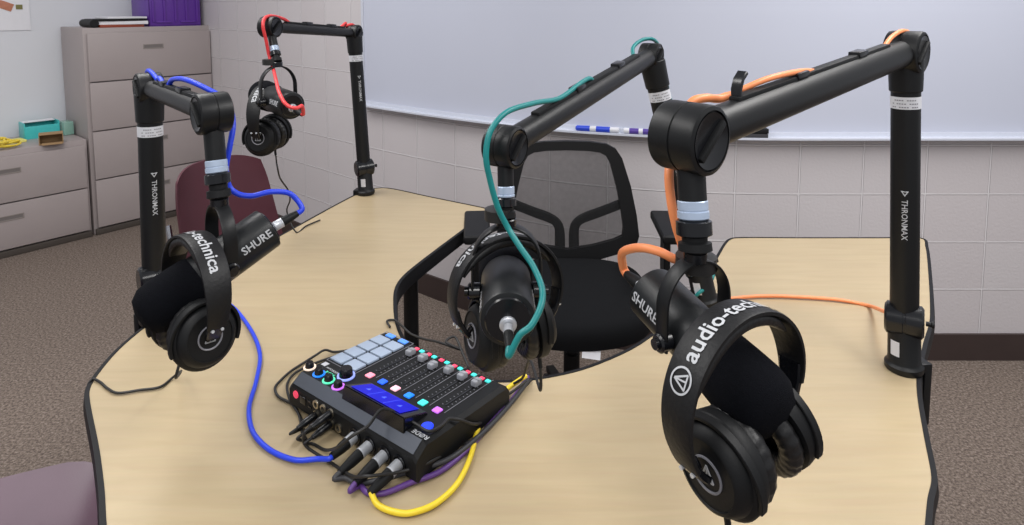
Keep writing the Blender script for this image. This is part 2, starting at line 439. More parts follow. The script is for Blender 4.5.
# ------------------------------------------------------------------ file cabinets
def cabinet(name, label, corner, width, depth, height, ndraw, group):
    t = thing(name, label, 'file cabinet', corner, group)
    def at(u, n, z): return corner + CU * u + CN * n + V((0, 0, z))
    b = MB(); b.box(at(width / 2, -depth / 2 - .012, height / 2), (width, depth - .024, height), RC, .004); obj('body', b, 'cabinet', t)
    fh = (height - .075) / ndraw
    for k in range(ndraw):
        z = .045 + fh * (k + .5)
        b = MB(); b.box(at(width / 2, -.004, z), (width - .035, .02, fh - .008), RC, .004); d = obj('drawer', b, 'cabinet', t)
        b = MB(); zz = z + fh * .18
        b.box(at(width / 2, .0065, zz + .013), (.125, .004, .006), RC, .001); b.box(at(width / 2, .0065, zz - .013), (.125, .004, .006), RC, .001)
        for s in (-1, 1): b.box(at(width / 2 + s * .06, .0065, zz), (.006, .004, .03), RC, .001)
        h = obj('pull_frame', b, 'pull_grey', d, 'grey recessed pull')
        b = MB(); b.box(at(width / 2, .0064, zz), (.115, .002, .021), RC); obj('pull_recess', b, 'pull_dark', d)
    b = MB(); b.box(at(width / 2, -.006, .02), (width - .01, .018, .038), RC, .002); obj('kick_plate', b, 'kick_dark', t)
    return t
cabinet('file_cabinet', 'tall putty four drawer lateral file cabinet in the corner', CB, .79, .46, 1.325, 4, None)
CL = CB - CU * (.815 + .012)
cabinet('file_cabinet', 'low putty two drawer file cabinet at the left with clutter on top', CL, .815, .46, .625, 2, None)
def ctop(u, n, z=1.325): return CB + CU * u + CN * n + V((0, 0, z))
def ltop(u, n, z=.625): return CL + CU * u + CN * n + V((0, 0, z))

# purple crate on tall cabinet
t = thing('storage_crate', 'purple plastic storage crate on top of the tall file cabinet', 'crate', ctop(.575, -.22, 1.325))
b = MB(); cw, cdp, ch = .34, .30, .26; c0 = ctop(.575, -.22, 1.325)
def cr(u, n, z): return c0 + CU * u + CN * n + V((0, 0, z))
for s in (-1, 1):
    b.box(cr(s * (cw / 2 - .004), 0, ch / 2), (.008, cdp, ch), RC, .002); b.box(cr(0, s * (cdp / 2 - .004), ch / 2), (cw, .008, ch), RC, .002)
b.box(cr(0, 0, .004), (cw, cdp, .008), RC)
obj('bin', b, 'purple_plastic', t)
for k in range(5):
    b = MB(); b.box(cr(-.145 + k * .0725, cdp / 2 + .004, ch / 2 + .014), (.014, .010, ch - .03), RC, .002); obj('rib', b, 'purple_plastic', t)
b = MB()
for s in (-1, 1): b.box(cr(0, s * (cdp / 2 + .003), ch - .012), (cw + .02, .016, .022), RC, .003); b.box(cr(s * (cw / 2 + .003), 0, ch - .012), (.016, cdp, .022), RC, .003)
obj('rim', b, 'purple_plastic', t)
for k in range(2):
    b = MB(); b.box(cr(-.08 + .16 * k, cdp / 2 + .005, .03), (.10, .012, .012), RC, .003); obj('foot_rail', b, 'purple_plastic', t)

# papers and binder on tall cabinet
def flat(name, m, label, cat, u, n, z, size, yaw, group=None, bev=.002):
    p = ctop(u, n, z); b = MB(); R = Matrix.Rotation(ca + yaw, 3, 'Z'); b.box(p + V((0, 0, size[2] / 2)), size, R, bev); return single(name, b, m, label, cat, p, group)
flat('magazine', 'brown_red', 'thin reddish magazine at the bottom of the pile on the tall cabinet', 'magazine', .225, -.13, 1.325, (.26, .20, .018), .05)
flat('notepad', 'paper', 'white pad of paper in the middle of the pile on the tall cabinet', 'paper', .24, -.13, 1.343, (.29, .20, .022), -.03)
flat('paper_stack', 'paper', 'loose white sheets on top of the pile by the purple crate', 'paper', .26, -.14, 1.381, (.24, .19, .012), .08)
t = thing('ring_binder', 'black binder lying in the pile of papers on the tall cabinet', 'binder', ctop(.20, -.13, 1.365))
b = MB(); p = ctop(.225, -.13, 1.373); R = Matrix.Rotation(ca, 3, 'Z'); b.box(p, (.30, .21, .014), R, .002); obj('cover', b, 'black_matte', t)
b = MB(); q = ctop(.07, -.13, 1.352); b.cyl(q - CN * .105, q + CN * .105, .026, bev=.003); obj('spine', b, 'black_matte', t)

# clutter on the low cabinet
t = thing('desk_bin', 'small turquoise plastic bin on the low file cabinet', 'bin', ltop(.655, -.36))
b = MB(); c0 = ltop(.655, -.36)
for sgn in (-1, 1):
    b.box(c0 + CU * (sgn * .09) + V((0, 0, .05)), (.006, .13, .10), RC, .001); 
    b.box(c0 + CN * (sgn * .065) + V((0, 0, .04 if sgn > 0 else .05)), (.18, .006, .08 if sgn > 0 else .1), RC, .001)
b.box(c0 + V((0, 0, .003)), (.18, .13, .006), RC); obj('tray', b, 'teal_box', t)
b = MB(); b.box(c0 + V((0, 0, .099)) - CN * .03, (.17, .07, .004), RC, .001); obj('inner_shelf', b, 'paper', t, 'white sheet lying in the bin')
t2 = MB(); q = ltop(.785, -.30); t2.box(q + V((0, 0, .045)), (.055, .1, .085), RC, .004)
single('acrylic_box', t2, 'clear_teal', 'pale green see-through box between the turquoise bin and the tall cabinet', 'box', q)
t = thing('cardboard_box', 'small open brown cardboard box at the front of the low cabinet', 'box', ltop(.63, -.06))
b = MB(); c0 = ltop(.64, -.055); R = Matrix.Rotation(ca - .25, 3, 'Z'); ux = R @ V((1, 0, 0)); uy = R @ V((0, -1, 0))
b.box(c0 + V((0, 0, .003)), (.12, .09, .004), R); b.box(c0 + V((0, 0, .062)), (.12, .09, .004), R)
for s in (-1, 1): b.box(c0 + ux * (s * .058) + V((0, 0, .033)), (.004, .09, .06), R)
b.box(c0 - uy * .043 + V((0, 0, .033)), (.12, .004, .06), R)
obj('carton', b, 'card', t)
b = MB(); b.box(c0 + uy * .058 + ux * .005 + V((0, 0, .007)), (.10, .035, .003), R @ Matrix.Rotation(.15, 3, 'X')); obj('flap', b, 'card', t)
q = ltop(.36, -.10); b = MB(); pts = []
for k in range(90):
    a = k * .42; rr = .072 + .03 * math.sin(k * .9) + .012 * random.random()
    pts.append(q + CU * rr * 1.25 * math.cos(a) + CN * rr * .75 * math.sin(a) + V((0, 0, .009 + .016 * abs(math.sin(k * .37)) + .0004 * k)))
b.tube(pts, .006, seg=6, n=3); single('ribbon_coil', b, 'yellow_ribbon', 'tangled coil of yellow ribbon on the low file cabinet', 'ribbon', q)
q = ltop(.47, -.26); b = MB(); b.box(q + V((0, 0, .008)), (.16, .10, .014), Matrix.Rotation(ca + .1, 3, 'Z'), .002); single('sticky_note_pad', b, 'yellow_paper', 'pale yellow note pad beside the turquoise bin', 'note pad', q)
q = ltop(.20, -.24); t = thing('craft_basket', 'rust red craft basket with gold trim at the far left of the low cabinet', 'basket', q)
b = MB(); b.prof(q, (0, 0, 1), [(.05, .001), (.07, .02), (.075, .05), (.066, .052), (.06, .02), (0, .012)], seg=18); obj('bowl', b, 'brown_red', t)
b = MB(); b.tube([q + V((.075 * math.cos(a), .075 * math.sin(a), .052)) for a in [k * PI / 9 for k in range(19)]], .006, n=2); obj('rim', b, 'gold', t)

# poster on the left wall
def lwall(px, py):
    r = ray(px, py); n = CN; t = (lw0 + CN * .004 - V((0, 0, CAMH))).dot(n) / r.dot(n); return V((0, 0, CAMH)) + r * t
pa = lwall(-40, -60); pb = lwall(31, 30)
t = thing('wall_poster', 'white poster with small warm prints on the left wall', 'poster', V((pb.x, pb.y, pb.z)))
ctr = (pa + pb) / 2; wid = abs((pb - pa).dot(CU)); hei = abs(pa.z - pb.z)
b = MB(); b.box(ctr, (wid, .004, hei), RC); obj('sheet', b, 'paper', t)
b = MB(); q = lwall(3, 5); b.box(q + CN * .004, (.10, .002, .05), RC @ Matrix.Rotation(.4, 3, 'Y'), .0008); obj('picture', b, 'poster_red', t)
b = MB(); q = lwall(19, 7); b.box(q + CN * .004, (.035, .002, .03), RC, .0008); obj('picture', b, 'poster_green', t)

# ------------------------------------------------------------------ table
tz = .74
outer = [(88, 395), (94, 379), (118, 350), (150, 323), (205, 282), (250, 253), (300, 225), (340, 203), (366, 190.5), (386, 188), (430, 197), (474, 206), (486, 209), (484, 214)]
notch = [(440, 247), (408, 272), (397, 285), (394, 300), (398, 330), (420, 362), (455, 378), (500, 382), (545, 378), (590, 367), (640, 344), (690, 303), (716, 260), (727, 242), (736, 238)]
rightside = [(800, 238), (880, 238), (920, 238), (926, 246), (929, 270), (931, 318), (924, 345), (918, 376), (919, 400), (926, 440), (933, 478), (929, 500)]
out = [T(x, y) for x, y in outer + notch + rightside]
out += [V((.56, .78, tz)), V((.47, .66, tz)), V((.25, .60, tz)), V((-.25, .60, tz)), V((-.46, .66, tz))] + [T(105, 525), T(103, 490), T(98, 450)]
OUT = catmull([V((p.x, p.y, 0)) for p in out], 5, closed=True)
TC = V((0, .95, 0))
t = thing('activity_table', 'large horseshoe shaped maple laminate table with a black edge', 'table', (0, .95, 0))
b = MB(); b.poly(OUT, tz - .03, tz); obj('tabletop', b, 'wood', t, sharp=50)
# edge band
b = MB(); bm_ = b.bm; N = len(OUT); rings = []
area = sum(OUT[i].x * OUT[(i + 1) % N].y - OUT[(i + 1) % N].x * OUT[i].y for i in range(N)); sg = 1 if area > 0 else -1
for i in range(N):
    tg = (OUT[(i + 1) % N] - OUT[i - 1]).normalized(); nn = V((tg.y, -tg.x, 0)) * sg
    p = OUT[i]; rings.append([bm_.verts.new((p + nn * o + V((0, 0, z)))) for o, z in ((-.002, tz - .042), (.006, tz - .041), (.0085, tz - .02), (.006, tz + .0002), (-.002, tz + .0012))])
for i in range(N):
    a, c = rings[i], rings[(i + 1) % N]
    for k in range(5): bm_.faces.new((a[k], a[(k + 1) % 5], c[(k + 1) % 5], c[k]))
obj('edge_band', b, 'edge', t, 'black rubber edge band', sharp=60)
for x, y in ((-.60, 1.38), (-.33, 1.95), (.78, 1.70), (.52, .86), (-.42, .82)):
    b = MB(); b.cyl((x, y, .004), (x, y, tz - .031), .024); b.cyl((x, y, 0), (x, y, .025), .034, bev=.004)
    b.box(V((x, y, tz - .034)), (.12, .12, .006)); obj('leg', b, 'black', t)

# ------------------------------------------------------------------ boom arms
def text_on_pole(word, p0, d, r, start, size, face, bold=.01):
    """lettering running down a pole, wrapped round it"""
    vs, fs, wd, ht = text2d(word, size, bold); vs, fs = refine(vs, fs, .006)
    d = d.normalized(); f = (face - d * face.dot(d)).normalized(); rt = d.cross(f)      # rt: viewer's right when f looks at the viewer
    res = []
    for x, y in vs:
        a = y / r; res.append(p0 + d * (start - (x + wd / 2)) + (f * math.cos(a) + rt * math.sin(a)) * (r + .0006))
    return res, fs, wd
def boom(label, base, top, joint, drop, D, face, out, capside, group='boom arms clamped round the table', txt=.25, armr=.0245, tk=1.0, hook=0, cover=(.12, .88)):
    t = thing('boom_arm', label, 'microphone boom arm', base, group)
    d = (top - base).normalized(); L = (top - base).length; r = .0248
    at = lambda s: base + d * s
    b = MB(); b.prof(base, d, [(.032, .0005), (.034, .004), (.034, .013), (.0305, .017), (.0285, .020), (.0280, .098), (.026, .104)], seg=36); obj('base_tube', b, 'black', t)
    fx = (face - d * face.dot(d)).normalized(); rt = d.cross(fx)
    b = MB(); c = at(.104) + fx * .004; b.prof(c - rt * .033, rt, [(.025, 0), (.0305, .004), (.0305, .030), (.0292, .0315), (.0292, .0345), (.0305, .036), (.0305, .062), (.025, .066)], seg=28)
    col = obj('locking_collar', b, 'black_gloss', t)
    b = MB(); b.cyl(c + rt * .035, c + rt * .047, .0045); b.cyl(c + rt * .044, c + rt * .049, .0065, bev=.001); obj('thumb_screw', b, 'black', col)
    b = MB(); b.cyl(at(.10), at(L - .02), r, seg=36); pole = obj('pole', b, 'black', t)
    # printed brand running down the pole
    vs, fs, wd = text_on_pole('THRONMAX', base, d, r, L - txt - .017, .0138, fx)
    b = MB(); b.tris(vs, fs)
    s0 = L - txt
    tri = [(-.009, 0), (.009, 0), (0, .010)]
    o_ = [p for p in ((.0065, .0), (-.0065, 0), (0, -.0105))]; i_ = [(.0034, -.002), (-.0034, -.002), (0, -.0072)]
    pv = [at(s0 + y) + (fx * math.cos(x / r) + rt * math.sin(x / r)) * (r + .0006) for x, y in o_ + i_]
    b.tris(pv, [(0, 1, 4, 3), (1, 2, 5, 4), (2, 0, 3, 5)])
    obj('brand_print', b, 'white_print', pole, 'white printed brand lettering', recalc=False)
    # sticker round the upper pole
    b = MB(); N = 30; z0 = L - .106; z1 = L - .083; vsx = []; fsx = []
    for k in range(N + 1):
        a = -2.2 + 4.4 * k / N; dr = fx * math.cos(a) + rt * math.sin(a)
        vsx += [at(z0) + dr * (r + .0007), at(z1) + dr * (r + .0007)]
        if k: fsx.append((2 * k - 2, 2 * k, 2 * k + 1, 2 * k - 1))
    b.tris(vsx, fsx); st = obj('sticker', b, 'sticker', t, 'white printed sticker band')
    b = MB()
    for row in range(3):
        for k in range(11):
            if (k * 7 + row * 3) % 5 == 0: continue
            a0 = -.9 + k * .165; a1 = a0 + .12; zz = z1 - .007 - row * .0065; q = []
            for a, z in ((a0, zz), (a1, zz), (a1, zz + .002), (a0, zz + .002)): q.append(at(z) + (fx * math.cos(a) + rt * math.sin(a)) * (r + .0012))
            b.tris(q, [(0, 1, 2, 3)])
    obj('sticker_print', b, 'grey_print', st)
    b = MB(); q = []
    for n_ in range(7):
        a = -.85 + .1 * n_
        for z in (.036, .066): q.append(at(z) + (fx * math.cos(a) + rt * math.sin(a)) * .0292)
    b.tris(q, [(2 * n_, 2 * n_ + 2, 2 * n_ + 3, 2 * n_ + 1) for n_ in range(6)]); obj('base_sticker', b, 'sticker', t, 'small white sticker on the base')
    # clamp over the table edge
    b = MB(); R = Matrix((out, V((-out.y, out.x, 0)), V((0, 0, 1)))).transposed()
    e0 = base + V((0, 0, 0)); ln = .024
    b.box(e0 + out * (ln / 2 + .02) + V((0, 0, .010)), (ln, .042, .017), R, .003)
    b.box(e0 + out * (ln + .012) + V((0, 0, -.045)), (.016, .042, .125), R, .003)
    b.box(e0 + out * (ln / 2 + .012) + V((0, 0, -.10)), (ln, .042, .014), R, .003)
    cl = obj('table_clamp', b, 'black', t)
    b = MB(); b.cyl(e0 + out * .02 + V((0, 0, -.15)), e0 + out * .02 + V((0, 0, -.044)), .008); b.cyl(e0 + out * .02 + V((0, 0, -.165)), e0 + out * .02 + V((0, 0, -.145)), .02, bev=.003)
    obj('clamp_screw', b, 'black', cl)
    # joints
    ad = (joint - top); ah = V((ad.x, ad.y, 0)).normalized(); ax = V((ah.y, -ah.x, 0))
    if ax.dot(capside) < 0: ax = -ax
    def drum(nm, c, R_, W):
        b = MB(); h = W / 2
        b.prof(c - ax * h, ax, [(R_ * .80, -.001), (R_ * .86, 0), (R_ * .97, .002), (R_, .006), (R_, h - .0016), (R_ * .965, h - .0008), (R_ * .965, h + .0008), (R_, h + .0016), (R_, W - .006), (R_ * .97, W - .002), (R_ * .86, W), (R_ * .84, W - .004), (0, W - .004)], seg=48)
        j = obj(nm, b, 'black', t)
        b = MB(); b.prof(c + ax * (h - .004), ax, [(0, 0), (R_ * .78, 0), (R_ * .80, .0035), (R_ * .6, .0015), (R_ * .3, .0008), (0, .0006)], seg=40); k = obj('joint_cap', b, 'black_gloss', j, 'shiny dished cap with a slot bar')
        b = MB(); m_ = (ah * .75 + V((0, 0, -.66))).normalized(); m2 = ax.cross(m_)
        b.box(c + ax * (h - .0005), (R_ * 1.45, .007, R_ * .2), Matrix((m_, ax, m2)).transposed(), .002); obj('slot_bar', b, 'black_matte', j)
        return j
    drum('shoulder_joint', top, D * .48, D * .72)
    drum('elbow_joint', joint, D * .5, D * .75)
    # neck that joins the pole to the drum
    b = MB(); b.cyl(top - d * .075, top - d * .012, r + .003, r + .005, seg=36, bev=.002); obj('pole_cap', b, 'black', t)
    b = MB(); a0 = top + ad.normalized() * .02; a1 = joint - ad.normalized() * .02
    b.cyl(a0, a1, armr, seg=30); arm = obj('arm_tube', b, 'black', t)
    b = MB(); upv = ad.normalized().cross(ax); upv = upv if upv.z > 0 else -upv
    c0 = a0.lerp(a1, cover[0]) + upv * armr; c1 = a0.lerp(a1, cover[1]) + upv * armr; adn = ad.normalized(); RA = Matrix((adn, ax, upv)).transposed()
    b.box((c0 + c1) / 2, ((c1 - c0).length, .016, .009), RA, .003); obj('cable_channel', b, 'black_matte', arm, 'matte cable channel strip')
    for f in (.3, .62):
        b = MB(); b.box(a0.lerp(a1, f) + upv * (armr + .004), (.035, .02, .01), RA, .003); obj('channel_clip', b, 'black_gloss', arm)
    # drop tube, tape ring and swivel
    dd = (drop - joint); LD = dd.length; dn = dd.normalized()
    b = MB(); b.cyl(joint + dn * D * .40, joint + dn * LD * .70, .0165 * tk, seg=28); obj('drop_tube', b, 'black', t)
    q0 = joint + dn * LD * .55; sw = LD * .45 - .040 * tk
    b = MB(); b.prof(q0, dn, [(.0165 * tk, 0), (.0176 * tk, .001), (.0176 * tk, .010), (.017 * tk, .0105), (.017 * tk, .012), (.0182 * tk, .0125), (.0182 * tk, .019 * tk + .001), (.0165 * tk, .0205 * tk + .001)]); obj('thread_ring', b, 'tape', t, 'pale silver ring')
    b = MB(); b.prof(q0 + dn * (.021 * tk + .001), dn, [(.0175 * tk, 0), (.0205 * tk, .002), (.0205 * tk, .017 * tk), (.017 * tk, .019 * tk)], seg=24); obj('thread_adapter', b, 'black_gloss', t)
    b = MB(); b.prof(q0 + dn * .040 * tk, dn, [(.015 * tk, 0), (.0145 * tk, sw * .35), (.019 * tk, sw * .42), (.0195 * tk, sw * .85), (.012 * tk, sw)], seg=24); obj('swivel', b, 'black_matte', t)
    if hook:
        hp_ = a0.lerp(a1, 1 - hook) + upv * (armr + .001)
        b = MB(); b.strip([hp_, hp_ + upv * .012, hp_ + upv * .024 + adn * -.006, hp_ + upv * .031 + adn * -.016], ax, .007, .006); obj('cable_hook', b, 'black_gloss', arm, 'raised black cable hook')
    return t
face_cam = lambda p: V((-p.x, -p.y, 0)).normalized()
def mic_matrix(rear, front, sc):
    x = (front - rear).normalized(); y = V((0, 0, 1)).cross(x).normalized(); z = x.cross(y)
    m = Matrix((x, y, z)).transposed().to_4x4(); m.translation = rear + x * .078 * sc
    return m
MICPOS = {'R': (P(651, 291, .77), P(763, 405, .60), 1.06), 'B': (P(269, 227, 1.08), P(184, 288, .985), 1.16),
          'T': (P(508, 320, .79), P(505, 262, .99), 1.16), 'K': (P(292, 106, 1.74), P(262, 94, 1.90), 1.20)}
def yoke_top(key): r, f, sc = MICPOS[key]; return mic_matrix(r, f, sc).translation + V((0, 0, (.085 + .008) * sc))
# orange (right)
bR = T(904, 369); tR = P(906, 52, bR.y); jR = P(689, 137, .72); dR = yoke_top('R')
boom('boom arm with the orange cable on the right edge of the table', bR, tR, jR, dR, .083, (face_cam(bR) + V((-.0, 0, 0))).normalized(), V((1, .15, 0)).normalized(), V((1, -1, 0)), txt=.262, armr=.025, hook=.13)
bB = T(156, 321); tB = P(149, 88, bB.y); jB = P(212, 113, 1.05); dB = yoke_top('B')
boom('boom arm with the blue cable on the left edge of the table', bB, tB, jB, dB, .071, (face_cam(bB) + V((.25, 0, 0))).normalized(), V((-1, .35, 0)).normalized(), V((-1, -1, 0)), txt=.185, armr=.0190)
bT = T(706, 303); tT = P(651, 56, bT.y); jT = P(505, 146, .90); dT = yoke_top('T')
boom('boom arm with the teal cable beside the black mesh chair', bT, tT, jT, dT, .063, (face_cam(bT) + V((.2, 0, 0))).normalized(), V((-.8, .6, 0)).normalized(), V((1, -.6, 0)), txt=.24, armr=.0205, tk=.72)
bK = T(366, 194); tK = P(354, 33, bK.y); jK = P(270, 27, 1.85); dK = yoke_top('K')
boom('boom arm with the red cable at the far corner of the table', bK, tK, jK, dK, .064, (face_cam(bK) + V((.35, 0, 0))).normalized(), V((-1, .12, 0)).normalized(), V((1, -.8, 0)), txt=.16, armr=.0165, tk=.74)

# ------------------------------------------------------------------ microphones (built once, about the yoke pivot, front along +X)
mic0 = thing('microphone', 'dark grey broadcast microphone on the orange boom pointing at the viewer', 'microphone', (0, 0, 0), 'microphones on boom arms')
X = V((1, 0, 0))
b = MB(); b.prof((-.078, 0, 0), X, [(0, .0), (.026, 0), (.0315, .0015), (.0325, .004), (.0325, .118), (.030, .122), (0, .122)], seg=44); body = obj('body', b, 'mic_body', mic0)
b = MB(); b.prof((-.0785, 0, 0), X, [(0, -.0016), (.0255, -.0016), (.027, 0), (.027, .002), (0, .002)], seg=40); obj('rear_plate', b, 'black_gloss', body)
b = MB(); b.prof((.036, 0, 0), X, [(.0, 0), (.033, 0), (.0355, .006), (.0368, .028), (.0376, .052), (.0355, .068), (.027, .080), (.012, .085), (0, .086)], seg=40); obj('foam_windscreen', b, 'foam', mic0, 'black foam windscreen', sharp=60)
b = MB(); b.prof((-.077, 0, -.004), V((-1, 0, -.12)), [(.0100, -.004), (.0100, .005), (.009, .006)], seg=24); obj('output_socket', b, 'steel', body, 'bright metal output socket')
# yoke
b = MB(); pts = []; Y0 = .043; TOP = .085
for k in range(33):
    a = PI * k / 32
    pts.append(V((0, Y0 * math.cos(a) * (1.0 if True else 1), .036 + (TOP - .036) * math.sin(a))))
pts = [V((0, Y0, -.008)), V((0, Y0, .01)), V((0, Y0, .025))] + pts + [V((0, -Y0, .025)), V((0, -Y0, .01)), V((0, -Y0, -.008))]
b.strip(pts, X, .0095, .0034); obj('yoke', b, 'black', mic0, 'flat curved yoke bracket', sharp=50)
for s in (-1, 1):
    b = MB(); b.cyl((0, s * .032, 0), (0, s * .049, 0), .0105, bev=.002); b.cyl((0, s * .048, 0), (0, s * .053, 0), .006); obj('yoke_knob', b, 'black_gloss', mic0)
b = MB(); b.cyl((0, 0, TOP - .002), (0, 0, TOP + .010), .0125, bev=.001); obj('mount_nut', b, 'black_gloss', mic0)
vs, fs, wd, ht = text2d('SHURE', .0165, .02); vs, fs = refine(vs, fs, .005)
for s in (-1, 1):
    b = MB(); R_ = .0325 + .0005; q = []
    for x, y in vs:
        a = .20 + y / R_
        q.append((-.048 + x * (1 if s < 0 else -1) * .047 / wd, s * R_ * math.cos(a), R_ * math.sin(a)))
    b.tris(q, fs); obj('brand_print', b, 'white_print', body, 'white printed brand lettering', recalc=False)

def place_mic(root, rear, front, sc):
    x = (front - rear).normalized(); y = V((0, 0, 1)).cross(x).normalized(); z = x.cross(y)
    m = Matrix((x, y, z)).transposed().to_4x4(); m.translation = rear + x * .078 * sc
    root.location = m.translation; root.rotation_euler = m.to_3x3().to_euler(); root.scale = (sc,) * 3
    for ch in root.children:          # the yoke hangs plumb while the body tilts in it
        if ch.name.startswith(('yoke', 'mount')): ch.rotation_euler = (0, math.asin(x.z), 0)
    return m @ Matrix.Scale(sc, 4)
MIC = {}
def rear_pt(m, k=.0, z=-.004): return m @ V((-.085 - k, 0, z - .12 * k))

micB = dup(mic0, 'dark grey broadcast microphone on the blue boom, logo side showing, at left')
micT = dup(mic0, 'broadcast microphone on the teal boom, seen from its rear')
micK = dup(mic0, 'small distant microphone on the red boom by the block wall')
# ------------------------------------------------------------------ headphones (built once: X along the wearer's ears, apex of the band at the origin)
hp0 = thing('headphones', 'black headphones with white lettering hung over the orange boom microphone', 'headphones', (0, 0, 0), 'headphones hung on the microphones')
A0, B0 = .085, .080
def bandpt(a, k=1.0): return V((A0 * math.sin(a) * k, 0, B0 * (math.cos(a)) * k - B0))
angs = [math.radians(-112 + 224 * k / 60) for k in range(61)]
b = MB(); b.strip([bandpt(a) for a in angs], V((0, 1, 0)), lambda f: .0195 - .0065 * abs(2 * f - 1) ** 3, .0055); band = obj('headband', b, 'leather', hp0, sharp=60)
b = MB(); an2 = [math.radians(-62 + 124 * k / 40) for k in range(41)]
b.strip([bandpt(a, .915) + V((0, 0, -B0 * .0)) for a in an2], V((0, 1, 0)), lambda f: .018 * (1 - .35 * abs(2 * f - 1) ** 4), lambda f: .012 * (1 - .75 * abs(2 * f - 1) ** 3)); 
bmesh.ops.translate(b.bm, verts=b.bm.verts[:], vec=V((0, 0, -.0005))); obj('band_cushion', b, 'pad', band, 'soft black cushion', sharp=70)
# lettering along the band top
arc = [0]; 
NA = 400; aa = [math.radians(-112 + 224 * k / NA) for k in range(NA + 1)]
for k in range(NA): arc.append(arc[-1] + (bandpt(aa[k + 1]) - bandpt(aa[k])).length)
mid = arc[NA // 2]
def on_band(x, y):
    s = mid + x; k = min(max(int(s / arc[-1] * NA), 0), NA - 1)
    while k < NA - 1 and arc[k + 1] < s: k += 1
    while k > 0 and arc[k] > s: k -= 1
    f = (s - arc[k]) / max(1e-9, arc[k + 1] - arc[k]); a = aa[k] + (aa[k + 1] - aa[k]) * f
    n = V((math.sin(a) / A0, 0, math.cos(a) / B0)).normalized()
    return bandpt(a) + n * .0036 + V((0, y, 0))
vs, fs, wd, ht = text2d('audio-technica', .0245, .016); vs, fs = refine(vs, fs, .004)
kx = .140 / wd
b = MB(); b.tris([on_band(x * kx + .012, y * 1.0) for x, y in vs], fs)
cx_ = -.140 / 2 + .012 - .017; R1, R2 = .0118, .0100; N = 40
q = []; f_ = []
for k in range(N):
    a = 2 * PI * k / N; q += [on_band(cx_ + R1 * math.cos(a), R1 * math.sin(a)), on_band(cx_ + R2 * math.cos(a), R2 * math.sin(a))]
for k in range(N): f_.append((2 * k, (2 * k + 2) % (2 * N), (2 * k + 3) % (2 * N), 2 * k + 1))
b.tris(q, f_)
def bar(x0, y0, x1, y1, w_):
    d_ = V((x1 - x0, y1 - y0)); n_ = V((-d_.y, d_.x)).normalized() * w_ / 2
    b.tris([on_band(cx_ + x, y) for x, y in ((x0 - n_.x, y0 - n_.y), (x1 - n_.x, y1 - n_.y), (x1 + n_.x, y1 + n_.y), (x0 + n_.x, y0 + n_.y))], [(0, 1, 2, 3)])
bar(-.0065, -.0062, 0, .0075, .0017); bar(.0065, -.0062, 0, .0075, .0017); bar(-.0065, -.0058, .0065, -.0058, .0017); bar(0, .0075, .0005, -.0058, .0015)
obj('band_lettering', b, 'white_print', band, 'white brand lettering and triangle mark', recalc=False)
